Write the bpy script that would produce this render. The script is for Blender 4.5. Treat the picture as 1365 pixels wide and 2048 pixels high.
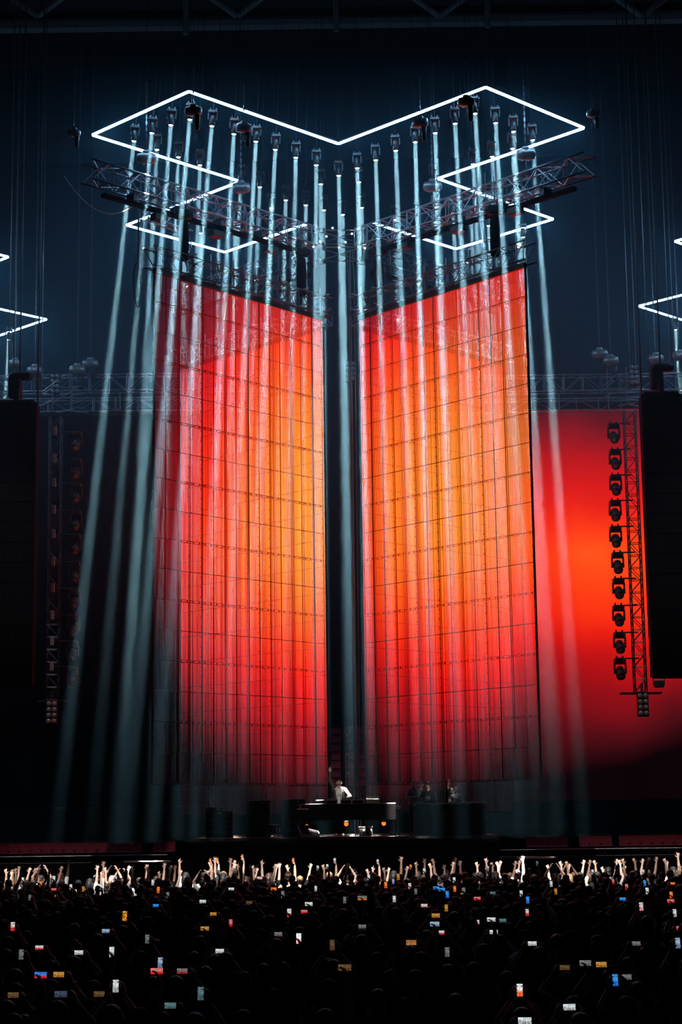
import bpy, math, random
import numpy as np
from mathutils import Vector, Matrix, Quaternion

for _o in list(bpy.data.objects):
    bpy.data.objects.remove(_o)
S = bpy.context.scene
COL = S.collection
random.seed(7)
R = math.radians

# ------------------------------------------------------------------ camera
F, CX, CY = 3615.0, 682.5, 1024.0           # focal length in pixels of the 1365x2048 frame
PITCH, ROLL, YAW, CAMZ = math.atan(608 / F), 0.013, 12 / F, 3.4
cam = bpy.data.cameras.new('camera')
camera = bpy.data.objects.new('camera', cam)
COL.objects.link(camera)
S.camera = camera
cam.sensor_fit = 'VERTICAL'
cam.sensor_height = 36.0
cam.lens = 36.0 * F / 2048
cam.clip_end = 400
camera.matrix_world = (Matrix.Translation((0, 0, CAMZ)) @ Matrix.Rotation(YAW, 4, 'Z')
                       @ Matrix.Rotation(math.pi / 2 + PITCH, 4, 'X') @ Matrix.Rotation(-ROLL, 4, 'Z'))


def ray(px, py):
    """World direction through a point of the photograph, used to survey where things stand."""
    x, y = (px - CX) / F, -(py - CY) / F
    c, s = math.cos(ROLL), math.sin(ROLL)
    x, y = x * c + y * s, -x * s + y * c
    cp, sp = math.cos(PITCH), math.sin(PITCH)
    X, Y, Z = x, cp - y * sp, sp + y * cp
    cy, sy = math.cos(YAW), math.sin(YAW)
    return Vector((X * cy - Y * sy, X * sy + Y * cy, Z))


def atY(px, py, Y):
    r = ray(px, py)
    return r * (Y / r.y) + Vector((0, 0, CAMZ))


def atZ(px, py, Z):
    r = ray(px, py)
    return r * ((Z - CAMZ) / r.z) + Vector((0, 0, CAMZ))


# ------------------------------------------------------------------ world, exposure, large lights
W = bpy.data.worlds.new('dark_arena')
S.world = W
W.use_nodes = True
W.node_tree.nodes['Background'].inputs[0].default_value = (0.25, 0.5, 1.0, 1)
W.node_tree.nodes['Background'].inputs[1].default_value = 0.0025
S.view_settings.view_transform = 'Standard'
S.view_settings.look = 'None'
S.view_settings.gamma = 1.0
S.view_settings.exposure = 0.0
S.view_settings.use_curve_mapping = False
S.cycles.transparent_max_bounces = 16
S.cycles.max_bounces = 4
S.cycles.diffuse_bounces = 1
S.cycles.glossy_bounces = 2
S.cycles.volume_bounces = 0
S.cycles.sample_clamp_indirect = 2.0
S.cycles.sample_clamp_direct = 0.0
HAZE_DENSITY = 0.012
BEAM_ENERGY = 118.0
LED_STRENGTH = 30.0
WASH_ENERGY = 150000.0


def spot(name, loc, target, energy, angle, color=(1, 1, 1), blend=0.4, size=0.15):
    l = bpy.data.lights.new(name, 'SPOT')
    l.energy, l.spot_size, l.spot_blend, l.shadow_soft_size, l.color = energy, R(angle), blend, size, color
    o = bpy.data.objects.new(name, l)
    COL.objects.link(o)
    o.location = loc
    o.rotation_euler = (Vector(target) - Vector(loc)).to_track_quat('-Z', 'Y').to_euler()
    return o


ZDJ = atY(676, 1590, 57.8).z + .12
# the lamps of the lighting truss over the audience (above the picture): front rows and DJ
for i in range(8):
    x = -9.6 + i * 2.74
    spot('audience_wash_lamp', (x * 0.8, 38.5, 27.5), (x, 52.6, 2.0), WASH_ENERGY * (0.65 + 0.35 * math.cos(i * 2.1) ** 2), 6.6, (1.0, .96, .92), 0.9)
spot('follow_spot_lamp', (3, 20, 22), (-0.42, 57.8, ZDJ + .38), 19000, 2.4, (1.0, .95, .86), 0.5)
spot('onlooker_fill_lamp', (7, 30, 20), (2.85, 58.2, ZDJ + .1), 30000, 2.3, (.9, .95, 1.0), 0.6)  # unseen fill lamp to brighten the onlookers' faces


# unseen fill lamps added to brighten the red seats behind the stage
for x in (-1, 1):
    spot('seat_fill_lamp', (x * 17, 40, 30), (x * 9.5, 71, 2.4), 3500, 13, (1.0, .9, .9), 0.7)
spot('seat_fill_lamp', (0, 30, 36), (-.1, 80.5, 5.2), 4500, 3.2, (1.0, .9, .9), 0.6)


# ------------------------------------------------------------------ materials
def new_mat(name):
    m = bpy.data.materials.new(name)
    m.use_nodes = True
    m.node_tree.nodes.clear()
    return m, m.node_tree


def mat(name, col, rough=0.6, metal=0.0, var=0.25, scale=6.0, spec=0.5):
    m, nt = new_mat(name)
    N, L = nt.nodes, nt.links
    out = N.new('ShaderNodeOutputMaterial')
    b = N.new('ShaderNodeBsdfPrincipled')
    tc = N.new('ShaderNodeTexCoord')
    nz = N.new('ShaderNodeTexNoise')
    nz.inputs['Scale'].default_value = scale
    mx = N.new('ShaderNodeMix')
    mx.data_type = 'RGBA'
    mx.inputs[6].default_value = (*[c * (1 - var) for c in col], 1)
    mx.inputs[7].default_value = (*[min(1, c * (1 + var)) for c in col], 1)
    L.new(tc.outputs['Object'], nz.inputs['Vector'])
    L.new(nz.outputs['Fac'], mx.inputs[0])
    L.new(mx.outputs[2], b.inputs['Base Color'])
    b.inputs['Roughness'].default_value = rough
    b.inputs['Metallic'].default_value = metal
    b.inputs['Specular IOR Level'].default_value = spec
    L.new(b.outputs[0], out.inputs[0])
    return m


def emis(name, col, strength, sample=False):
    m, nt = new_mat(name)
    out = nt.nodes.new('ShaderNodeOutputMaterial')
    e = nt.nodes.new('ShaderNodeEmission')
    e.inputs[0].default_value = (*col, 1)
    e.inputs[1].default_value = strength
    nt.links.new(e.outputs[0], out.inputs[0])
    m.cycles.emission_sampling = 'FRONT' if sample else 'NONE'
    return m


MT = dict(
    black=mat('black_powder_coat', (.012, .013, .015), .55),
    black_cloth=mat('black_cloth', (.010, .010, .012), .95, spec=.1),
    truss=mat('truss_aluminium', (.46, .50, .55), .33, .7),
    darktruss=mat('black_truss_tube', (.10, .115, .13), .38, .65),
    steel=mat('chain_steel', (.18, .2, .22), .4, .8),
    plastic=mat('fixture_plastic', (.03, .033, .037), .4),
    bright=mat('pale_metal', (.45, .48, .5), .35, .6),
    cable=mat('rubber_cable', (.03, .03, .035), .5),
    greycable=mat('grey_cable', (.35, .37, .4), .5),
    screenframe=mat('screen_frame_black', (.012, .006, .007), .6, 0.2),
    seat=mat('red_seat_plastic', (.42, .04, .07), .5),
    concrete=mat('dark_concrete', (.02, .02, .022), .9, spec=.1),
    white=mat('white_paint', (.7, .7, .68), .6),
    roof=mat('roof_paint', (.05, .052, .055), .7),
    gutter=mat('gutter_paint', (.14, .15, .15), .6),
    lens=emis('lit_lens', (.86, .97, 1.0), 5.0),
    dulllens=mat('dull_lens_glass', (.30, .31, .32), .12),
    led=emis('led_tube_glow', (.30, .62, 1.0), LED_STRENGTH, True),
    orange=emis('orange_lamp_glow', (1.0, .13, .012), 2.2),
    red=mat('red_hook', (.5, .03, .03), .5),
    led_off=mat('led_wall_off', (.002, .002, .003), .9, spec=.02),
)


# ------------------------------------------------------------------ mesh building
class MB:
    def __init__(self):
        self.v, self.f, self.mi = [], [], []

    def add(self, vs, fs, mi=0):
        o = len(self.v)
        self.v += [tuple(v) for v in vs]
        self.f += [tuple(i + o for i in f) for f in fs]
        self.mi += [mi] * len(fs)
        return self

    def box(self, c, s, mi=0, rot=None):
        hx, hy, hz = s[0] / 2, s[1] / 2, s[2] / 2
        vs = [Vector((x, y, z)) for x in (-hx, hx) for y in (-hy, hy) for z in (-hz, hz)]
        if rot is not None:
            vs = [rot @ v for v in vs]
        c = Vector(c)
        return self.add([v + c for v in vs], [(0, 1, 3, 2), (4, 6, 7, 5), (0, 4, 5, 1), (2, 3, 7, 6), (0, 2, 6, 4), (1, 5, 7, 3)], mi)

    def bbox(self, c, s, b, mi=0, rot=None):
        """box with chamfered vertical edges and rims"""
        hx, hy, hz = s[0] / 2, s[1] / 2, s[2] / 2
        prof = [(-hz, b), (-hz + b, 0), (hz - b, 0), (hz, b)]
        vs, fs = [], []
        for z, i in prof:
            x, y = hx - i, hy - i
            for p in ((x - b, -y), (x, -y + b), (x, y - b), (x - b, y), (-x + b, y), (-x, y - b), (-x, -y + b), (-x + b, -y)):
                vs.append(Vector((p[0], p[1], z)))
        for k in range(3):
            for i in range(8):
                fs.append((k * 8 + i, k * 8 + (i + 1) % 8, k * 8 + 8 + (i + 1) % 8, k * 8 + 8 + i))
        fs.append(tuple(range(7, -1, -1)))
        fs.append(tuple(range(24, 32)))
        if rot is not None:
            vs = [rot @ v for v in vs]
        c = Vector(c)
        return self.add([v + c for v in vs], fs, mi)

    def ring(self, c, q, r, n, ry=None):
        ry = r if ry is None else ry
        return [Vector(c) + q @ Vector((r * math.cos(2 * math.pi * i / n), ry * math.sin(2 * math.pi * i / n), 0)) for i in range(n)]

    def cyl(self, a, b, r0, r1=None, n=8, mi=0):
        r1 = r0 if r1 is None else r1
        a, b = Vector(a), Vector(b)
        q = (b - a).to_track_quat('Z', 'Y')
        vs = self.ring(a, q, r0, n) + self.ring(b, q, r1, n)
        fs = [(i, (i + 1) % n, n + (i + 1) % n, n + i) for i in range(n)] + [tuple(range(n - 1, -1, -1)), tuple(range(n, 2 * n))]
        return self.add(vs, fs, mi)

    def lathe(self, prof, n=16, mi=0, rot=None, c=(0, 0, 0)):
        """profile of (radius, z) about local Z"""
        vs, fs = [], []
        for r, z in prof:
            for i in range(n):
                t = 2 * math.pi * i / n
                v = Vector((r * math.cos(t), r * math.sin(t), z))
                vs.append((rot @ v if rot is not None else v) + Vector(c))
        m = len(prof)
        for k in range(m - 1):
            for i in range(n):
                fs.append((k * n + i, k * n + (i + 1) % n, (k + 1) * n + (i + 1) % n, (k + 1) * n + i))
        fs.append(tuple(range(n - 1, -1, -1)))
        fs.append(tuple(range((m - 1) * n, m * n)))
        return self.add(vs, fs, mi)

    def tube(self, pts, r, n=6, mi=0):
        pts = [Vector(p) for p in pts]
        vs, fs = [], []
        for k, p in enumerate(pts):
            d = pts[min(k + 1, len(pts) - 1)] - pts[max(k - 1, 0)]
            vs += self.ring(p, d.to_track_quat('Z', 'Y'), r if not isinstance(r, list) else r[k], n)
        for k in range(len(pts) - 1):
            for i in range(n):
                fs.append((k * n + i, k * n + (i + 1) % n, (k + 1) * n + (i + 1) % n, (k + 1) * n + i))
        fs.append(tuple(range(n - 1, -1, -1)))
        fs.append(tuple(range((len(pts) - 1) * n, len(pts) * n)))
        return self.add(vs, fs, mi)

    def ellipsoid(self, c, r, nu=14, nv=9, mi=0, rot=None):
        vs, fs = [], []
        c = Vector(c)
        for j in range(1, nv):
            ph = math.pi * j / nv
            for i in range(nu):
                t = 2 * math.pi * i / nu
                v = Vector((r[0] * math.sin(ph) * math.cos(t), r[1] * math.sin(ph) * math.sin(t), r[2] * math.cos(ph)))
                vs.append(c + (rot @ v if rot is not None else v))
        top, bot = Vector((0, 0, r[2])), Vector((0, 0, -r[2]))
        if rot is not None:
            top, bot = rot @ top, rot @ bot
        vs += [c + top, c + bot]
        a, b = len(vs) - 2, len(vs) - 1
        for j in range(nv - 2):
            for i in range(nu):
                fs.append((j * nu + i, (j + 1) * nu + i, (j + 1) * nu + (i + 1) % nu, j * nu + (i + 1) % nu))
        for i in range(nu):
            fs.append((a, i, (i + 1) % nu))
            fs.append((b, (nv - 2) * nu + (i + 1) % nu, (nv - 2) * nu + i))
        return self.add(vs, fs, mi)

    def mesh(self, name, mats, smooth=False):
        me = bpy.data.meshes.new(name)
        me.from_pydata(self.v, [], self.f)
        for m in (mats if isinstance(mats, (list, tuple)) else [mats]):
            me.materials.append(m)
        if any(self.mi):
            me.polygons.foreach_set('material_index', self.mi)
        if smooth:
            me.polygons.foreach_set('use_smooth', [True] * len(me.polygons))
        me.update()
        return me


def put(name, me, parent=None, loc=(0, 0, 0), rot=None):
    o = bpy.data.objects.new(name, me)
    COL.objects.link(o)
    if parent is not None:
        o.parent = parent
    o.location = loc
    if rot is not None:
        if isinstance(rot, Quaternion):
            o.rotation_mode = 'QUATERNION'
            o.rotation_quaternion = rot
        else:
            o.rotation_euler = rot
    return o


def tag(o, label=None, cat=None, group=None, kind=None):
    if label:
        o['label'] = label
    if cat:
        o['category'] = cat
    if group:
        o['group'] = group
    if kind:
        o['kind'] = kind
    return o


def thing(name, label, cat, loc=(0, 0, 0), rot=None, group=None):
    return tag(put(name, None, None, loc, rot), label, cat, group)


def part(name, mb, m, parent, loc=(0, 0, 0), rot=None, smooth=False):
    return put(name, mb.mesh(name, m, smooth), parent, loc, rot)


def children(o, idx={}):
    return list(o.children)


def copy_tree(o, parent=None, keep=None):
    c = o.copy()
    COL.objects.link(c)
    c.parent = parent
    for ch in list(o.children):
        copy_tree(ch, c)
    return c


def relabel(o, label):
    o['label'] = label
    return o


# ================================================================== the setting
def struct(name, mb, m):
    return tag(part(name, mb, m, None), kind='structure')


struct('floor', MB().box((0, 60, -0.1), (90, 140, 0.2)), MT['concrete'])
struct('wall_back', MB().box((0, 100, 22), (110, 0.5, 46)), MT['black_cloth'])
roof = struct('ceiling', MB().box((0, 75, 41), (110, 90, 0.3)), MT['roof'])
# roof edge seen along the top of the picture: gutter, hangers and bracing pipes
gz = atY(682, 47, 72).z
trim = struct('trim_1', MB().box((0, 72, gz), (90, .5, .24)), MT['gutter'])
part('purlin', MB().box((0, 72.6, gz + .75), (90, .4, .35)), MT['roof'], trim)
part('purlin', MB().box((0, 71.6, gz + 1.35), (90, .3, .3)), MT['roof'], trim)
for px, top, bot in ((375, -40, 68), (675, -40, 62), (978, -40, 55)):
    p, q = atY(px, bot, 71.4), atY(px - 6, top, 71.4)
    part('hanger', MB().box((p + q) / 2, (.22, .22, (q - p).length)), MT['gutter'], trim)
for px in (75, 475, 880, 1285):
    c = atY(px, 32, 71)
    for s in (-1, 1):
        part('brace', MB().cyl(c, c + Vector((s * 2.2, 0, 1.7)), .14, n=10), MT['gutter'], trim)

# haze that the lamps shine through
hz, nt = new_mat('haze')
_o = nt.nodes.new('ShaderNodeOutputMaterial')
_v = nt.nodes.new('ShaderNodeVolumeScatter')
_g = nt.nodes.new('ShaderNodeNewGeometry')
_s = nt.nodes.new('ShaderNodeSeparateXYZ')
_m = nt.nodes.new('ShaderNodeMapRange')          # the haze hangs high and thins out toward the floor
_m.interpolation_type = 'SMOOTHSTEP'
for _k, _x in (('From Min', 3.0), ('From Max', 22.0), ('To Min', HAZE_DENSITY * .035), ('To Max', HAZE_DENSITY)):
    _m.inputs[_k].default_value = _x
nt.links.new(_g.outputs['Position'], _s.inputs[0])
nt.links.new(_s.outputs['Z'], _m.inputs[0])
nt.links.new(_m.outputs[0], _v.inputs['Density'])
_v.inputs['Color'].default_value = (.26, .66, .96, 1)
nt.links.new(_v.outputs[0], _o.inputs['Volume'])
haze = part('haze', MB().box((0, 71.8, 14.5), (60, 40.4, 23.6)), hz, None)
tag(haze, 'thin blue haze hanging around the rigging above the stage', 'haze', kind='stuff')


# ================================================================== trusses
def truss(name, p0, p1, w, h, bay, m, label, group=None, r=.026, up=Vector((0, 0, 1))):
    p0, p1 = Vector(p0), Vector(p1)
    d = p1 - p0
    L = d.length
    x = d.normalized()
    y = up.cross(x).normalized()
    z = x.cross(y)
    q = Matrix((x, y, z)).transposed().to_quaternion()
    t = thing(name, label, 'truss', p0, q, group)
    ch = MB().cyl((0, 0, 0), (L, 0, 0), r, n=6).mesh('chord', m, True)
    for sy in (-1, 1):
        for sz in (-1, 1):
            put('chord', ch, t, (0, sy * w / 2, sz * h / 2))
    n = max(2, round(L / bay))
    b = L / n

    def zig(hh, posts):
        mb = MB()
        for i in range(n):
            a, c = (-hh / 2, hh / 2) if i % 2 == 0 else (hh / 2, -hh / 2)
            mb.cyl((i * b, 0, a), ((i + 1) * b, 0, c), r * .6, n=5)
            if posts:
                mb.cyl((i * b, 0, -hh / 2), (i * b, 0, hh / 2), r * .6, n=5)
        return mb.mesh('lacing', m)
    side, flat = zig(h, True), zig(w, True)
    for s in (-1, 1):
        put('lacing', side, t, (0, s * w / 2, 0))
        put('lacing', flat, t, (0, 0, s * h / 2), (math.pi / 2, 0, 0))
    return t


XC = Vector((-0.12, 60.6, 0))                # centre of the X rig
ZL = CAMZ + 22.0                             # height of the light tubes
DIR = {'near_l': Vector((-1, -1, 0)).normalized(), 'near_r': Vector((1, -1, 0)).normalized(),
       'far_l': Vector((-1, 1, 0)).normalized(), 'far_r': Vector((1, 1, 0)).normalized()}
WHERE = {'near_l': 'over the dim outer screen', 'near_r': 'over the bright orange screen beside the red wall',
         'far_l': 'over the rear screen on the unlit side', 'far_r': 'over the rear screen on the red wall side'}
for k, d in DIR.items():
    near = k.startswith('near')
    L = 10.9 if near else 9.6
    a, b = XC + d * 1.0, XC + d * L
    a.z = b.z = CAMZ + 19.6
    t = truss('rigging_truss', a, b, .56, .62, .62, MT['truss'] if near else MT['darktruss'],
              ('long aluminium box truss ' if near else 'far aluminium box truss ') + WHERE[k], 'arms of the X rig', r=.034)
    # dark running rail under the truss with its trolleys
    part('rail', MB().box((L / 2 - .5, 0, -.62), (L - 2.2, .20, .11)), MT['black_cloth'], t)
    for i in range(5):
        part('rail_clamp', MB().box((1 + i * (L - 3) / 4.4, 0, -.45), (.12, .4, .26)), MT['darktruss'], t)
    for i in range(3):
        part('power_box', MB().bbox((2.2 + i * 2.4, -.1, -.80), (.5, .3, .22), .02), MT['plastic'], t)
# hub node in the middle
hub = thing('truss_hub', 'square truss hub joining the four arms of the rig', 'truss', XC + Vector((0, 0, CAMZ + 19.6)))
hm = MB()
for i in range(4):
    a, b = R(45 + 90 * i), R(135 + 90 * i)
    for z in (-.31, .31):
        hm.cyl((1.1 * math.cos(a), 1.1 * math.sin(a), z), (1.1 * math.cos(b), 1.1 * math.sin(b), z), .03, n=6)
        hm.cyl((0, 0, z), (1.1 * math.cos(a), 1.1 * math.sin(a), z), .026, n=6)
    hm.cyl((1.1 * math.cos(a), 1.1 * math.sin(a), -.31), (1.1 * math.cos(a), 1.1 * math.sin(a), .31), .03, n=6)
part('node_frame', hm, MT['truss'], hub)
bulb = MB().ellipsoid((0, 0, 0), (.035, .035, .035), 8, 6).mesh('bulb', MT['lens'], True)
for i in range(9):
    put('bulb', bulb, hub, (-.9 + i * .22, -1.0 + .12 * (i % 3), -.34 + .22 * ((i * 5) % 4)))

# ================================================================== glowing tube outline
def led_tube(a, b, label, group):
    a, b = Vector(a), Vector(b)
    L = (b - a).length
    q = (b - a).to_track_quat('X', 'Z')
    t = thing('led_tube', label, 'light tube', a, q, group)
    part('diffuser', MB().cyl((.03, 0, 0), (L - .03, 0, 0), .042, n=8), MT['led'], t, smooth=True)
    part('housing', MB().box((L / 2, 0, .058), (L, .07, .05)), MT['plastic'], t)
    return t


def x_outline(c, arm=6.45, wid=4.9):
    h = wid / math.sqrt(2)
    e = arm / math.sqrt(2)
    N, E_, B, W_ = Vector((0, -h, 0)), Vector((h, 0, 0)), Vector((0, h, 0)), Vector((-h, 0, 0))
    out = [W_ + Vector((-e, -e, 0)), N + Vector((-e, -e, 0)), N, N + Vector((e, -e, 0)), E_ + Vector((e, -e, 0)), E_,
           E_ + Vector((e, e, 0)), B + Vector((e, e, 0)), B, B + Vector((-e, e, 0)), W_ + Vector((-e, e, 0)), W_]
    return [p + Vector((c[0], c[1], ZL)) for p in out]


NM = ['end of the front arm on the unlit side', 'front edge of the arm on the unlit side', 'front edge of the arm on the red wall side',
      'end of the front arm on the red wall side', 'rear edge of the front arm on the red wall side', 'front edge of the rear arm on the red wall side',
      'end of the rear arm on the red wall side', 'rear edge of the rear arm on the red wall side', 'rear edge of the rear arm on the unlit side',
      'end of the rear arm on the unlit side', 'front edge of the rear arm on the unlit side', 'rear edge of the front arm on the unlit side']
OUT = x_outline(XC)
for i in range(12):
    _a, _b = OUT[i], OUT[(i + 1) % 12]
    if i == 7:
        _b = _b.lerp(_a, .27)       # the rear tubes stop short of the hub
    if i == 8:
        _a = _a.lerp(_b, .27)
    led_tube(_a, _b, 'white light tube along the ' + NM[i], 'light tubes outlining the X rig')
SIDE_L, SIDE_R = (-21.3, 73.4), (21.0, 72.6)
ol, orr = x_outline(SIDE_L), x_outline(SIDE_R)
for i in (2, 3, 4, 5, 6, 7):
    led_tube(ol[i], ol[i + 1], 'white light tube of the cut-off rig over the unlit wall, ' + ['', '', 'front edge', 'front end', 'inner edge', 'rear inner edge', 'rear end', 'rear edge'][i], 'light tubes of the side rig by the unlit wall')
for i in (0, 1, 8, 9, 10, 11):
    led_tube(orr[i], orr[(i + 1) % 12], 'white light tube of the cut-off rig over the red wall, ' + {0: 'front end', 1: 'front edge', 8: 'rear edge', 9: 'rear end', 10: 'rear inner edge', 11: 'inner edge'}[i], 'light tubes of the side rig by the red wall')


# ================================================================== moving head lamps
def make_mover(lit=True):
    """hangs from its clamp; origin at the lens, pointing straight down"""
    g = {}
    g['base'] = MB().bbox((0, 0, .47), (.30, .22, .10), .02).cyl((-.09, 0, .52), (-.09, 0, .60), .025).cyl((.09, 0, .52), (.09, 0, .60), .025).mesh('base', MT['plastic'])
    y = MB()
    for s in (-1, 1):
        y.box((s * .135, 0, .32), (.035, .10, .26))
        y.cyl((s * .15, 0, .22), (s * .105, 0, .22), .05, n=10)
    y.box((0, 0, .435), (.30, .10, .03))
    g['yoke'] = y.mesh('yoke', MT['plastic'])
    g['head'] = MB().lathe([(.05, .36), (.085, .33), (.095, .20), (.10, .06), (.088, .0), (.080, .004), (.076, .03)], 16).mesh('head', MT['plastic'], True)
    g['lens'] = MB().lathe([(.074, .0), (.074, .014), (.04, -.014), (.004, -.022)][1:], 16).mesh('lens', MT['lens'] if lit else MT['dulllens'], True)
    return g


MOVER, MOVER_OFF = make_mover(True), make_mover(False)
_y = MB().box((0, 0, .455), (.36, .16, .05))
for _s in (-1, 1):
    _y.bbox((_s * .165, 0, .31), (.045, .15, .30), .012)
    _y.cyl((_s * .19, 0, .22), (_s * .12, 0, .22), .07, n=12)
MOVER_OFF['yoke'] = _y.mesh('yoke', MT['plastic'])
MOVER_OFF['base'] = MB().bbox((0, 0, .54), (.34, .26, .15), .03).cyl((-.09, 0, .60), (-.09, 0, .68), .025).cyl((.09, 0, .60), (.09, 0, .68), .025).mesh('base', MT['plastic'])
MOVER_OFF['head'] = MB().lathe([(.07, .38), (.115, .34), (.13, .22), (.14, .04), (.125, -.02), (.11, -.015), (.10, .03)], 20).mesh('head', MT['plastic'], True)
MOVER_OFF['lens'] = MB().lathe([(.102, .0), (.06, -.022), (.005, -.034)], 18).mesh('lens', MT['dulllens'], True)


def mover(loc, rot, label, group, g=MOVER, tilt=0.0, scale=1.0):
    t = thing('moving_head_lamp', label, 'stage lamp', loc, rot, group)
    t.scale = (scale,) * 3
    put('base', g['base'], t)
    put('yoke', g['yoke'], t)
    if tilt:
        Rm = Matrix.Translation((0, 0, .22)) @ Matrix.Rotation(tilt, 4, 'X') @ Matrix.Translation((0, 0, -.22))
    for n in ('head', 'lens'):
        o = put(n, g[n], t)
        if tilt:
            o.matrix_local = Rm
    return t


BEAM = bpy.data.lights.new('beam_lamp', 'AREA')
BEAM.shape, BEAM.size, BEAM.spread, BEAM.energy, BEAM.color = 'DISK', .14, R(1.65), BEAM_ENERGY, (1.0, .86, .76)

FIX = [  # lens position in the photograph, sideways lean of its beam, brightness
    (268, 283, -.100, .8), (304, 267, -.078, .8), (342, 251, -.072, .9), (380, 240, -.083, 1), (424, 253, -.080, 1), (468, 269, -.056, 1),
    (512, 284, -.055, 1), (551, 300, -.056, 1), (592, 316, -.028, 1), (633, 331, -.014, 1), (678, 352, .006, 1),
    (314, 300, -.045, .6), (357, 315, -.035, .8), (400, 331, -.03, .8), (482, 361, -.05, .8),
    (369, 478, -.012, .7), (402, 467, -.012, .8), (438, 454, -.012, .8), (470, 441, -.012, .8),
    (520, 375, -.045, .8), (572, 401, -.035, .8), (543, 417, -.03, .7), (612, 411, -.02, .8), (642, 369, -.012, .9), (648, 421, -.01, .7), (686, 430, .004, .9),
    (375, 504, -.012, .6),
    (715, 337, .006, 1), (718, 365, .006, .8), (752, 321, .013, 1), (792, 302, .02, 1), (831, 285, .008, 1.3), (871, 267, .016, 1), (911, 248, .024, 1),
    (951, 228, .031, 1), (992, 247, .031, 1), (1028, 264, .024, 1), (1066, 281, .040, .9), (1026, 298, .03, .8), (985, 314, .028, .8), (947, 329, .026, .9),
    (868, 359, .018, .8), (872, 415, .016, .9), (907, 427, .02, .8), (943, 440, .024, .8), (978, 452, .028, .8), (724, 416, .006, .8),
    (1047, 475, .035, .7), (976, 504, .025, .6), (937, 525, .02, .6), (835, 430, .01, .6), (790, 440, .01, .6),
]
_lb = {}
for i, (px, py, lean, br) in enumerate(FIX):
    p = atZ(px, py, ZL - .72)
    rx = random.uniform(-.012, .012)
    side = 'unlit wall side' if px < 680 else 'red wall side'
    near = 'front' if p.y < XC.y else 'rear'
    k = 'tilted moving head lamp with white lens and downward beam, %s arm, %s' % (near, side)
    _lb[k] = _lb.get(k, 0) + 1
    ordn = ['outermost', 'second', 'third', 'fourth', 'fifth', 'sixth', 'seventh', 'eighth', 'ninth', 'tenth', 'eleventh', 'twelfth', 'thirteenth', 'fourteenth', 'fifteenth', 'sixteenth', 'seventeenth', 'eighteenth', 'nineteenth', 'twentieth'][_lb[k] - 1]
    lab = '%s beam lamp with glowing white lens on the %s arm, %s' % (ordn, near, side)
    t = mover(p, (rx, math.atan(-lean), 0), lab, 'beam lamps hanging around the X rig')
    l = BEAM
    if br != 1:
        key = 'beam_lamp_%.1f' % br
        l = bpy.data.lights.get(key)
        if l is None:
            l = BEAM.copy()
            l.name = key
            l.energy = BEAM_ENERGY * br
    put('beam_lamp', l, t, (0, 0, -.03))
    # drop pipe up to the outline frame
    part('safety_wire', MB().cyl((0, 0, .5), (0, 0, 40.84 - p.z), .006, n=4), MT['black'], t)
# lamps of the cut-off rigs at the picture's sides
for px, py, lean in ((17, 680, -.04), (1352, 660, .02)):
    p = atZ(px, py, ZL - .72)
    t = mover(p, (0, math.atan(-lean), 0), 'beam lamp under the cut-off rig ' + ('beside the unlit wall' if px < 600 else 'beside the red wall'), 'beam lamps of the side rigs')
    put('beam_lamp', BEAM, t, (0, 0, -.03))
    part('safety_wire', MB().cyl((0, 0, .5), (0, 0, 40.84 - p.z), .006, n=4), MT['black'], t)


# ================================================================== chain hoists
def make_hoist():
    g = {}
    g['motor'] = MB().lathe([(.05, -.26), (.12, -.23), (.15, -.12), (.15, .12), (.12, .23), (.05, .26)], 16, rot=Matrix.Rotation(math.pi / 2, 3, 'Y')).bbox((0, 0, .16), (.2, .16, .12), .03).mesh('motor', MT['bright'], True)
    g['bag'] = MB().lathe([(.02, -.62), (.07, -.58), (.085, -.35), (.09, -.15)], 12, c=(.12, 0, 0)).mesh('chain_bag', MT['plastic'], True)
    hk = MB().tube([(.0, 0, -.2), (0, 0, -.34)] + [(.06 * math.sin(a), 0, -.42 + .06 * math.cos(a)) for a in np.linspace(0, 5.0, 9)], .016)
    g['hook'] = hk.mesh('hook', MT['steel'], True)
    return g


HOIST = make_hoist()


def chain_mesh(L, r=.022):
    mb = MB()
    n = int(L / .09)
    for i in range(n):
        z = i * .09
        if i % 2:
            mb.box((0, 0, z + .05), (r * 2, r * .6, .10))
        else:
            mb.box((0, 0, z + .05), (r * .6, r * 2, .10))
    return mb.mesh('chain', MT['steel'])


CHAINS = {}


def hoist(loc, label, group, chain=6.0, scale=1.0, bag=True, rz=0.0):
    t = thing('chain_hoist', label, 'hoist', loc, (0, 0, rz), group)
    t.scale = (scale,) * 3
    put('motor', HOIST['motor'], t)
    if bag:
        put('chain_bag', HOIST['bag'], t)
    put('hook', HOIST['hook'], t)
    k = round(chain, 1)
    if k not in CHAINS:
        CHAINS[k] = chain_mesh(k / scale)
    put('chain', CHAINS[k], t, (0, 0, .3))
    if loc[2] + k < RZ - 1:
        part('wire', MB().cyl((0, 0, .3), (0, 0, (40.84 - loc[2]) / scale), .006, n=4), MT['black'], t)
    for s in (-1, 1):
        part('bracket', MB().lathe([(.152, -.02), (.168, -.02), (.168, .02), (.152, .02)], 14, rot=Matrix.Rotation(math.pi / 2, 3, 'Y'), c=(s * .08, 0, 0)), MT['bright'], t)
    return t


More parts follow.
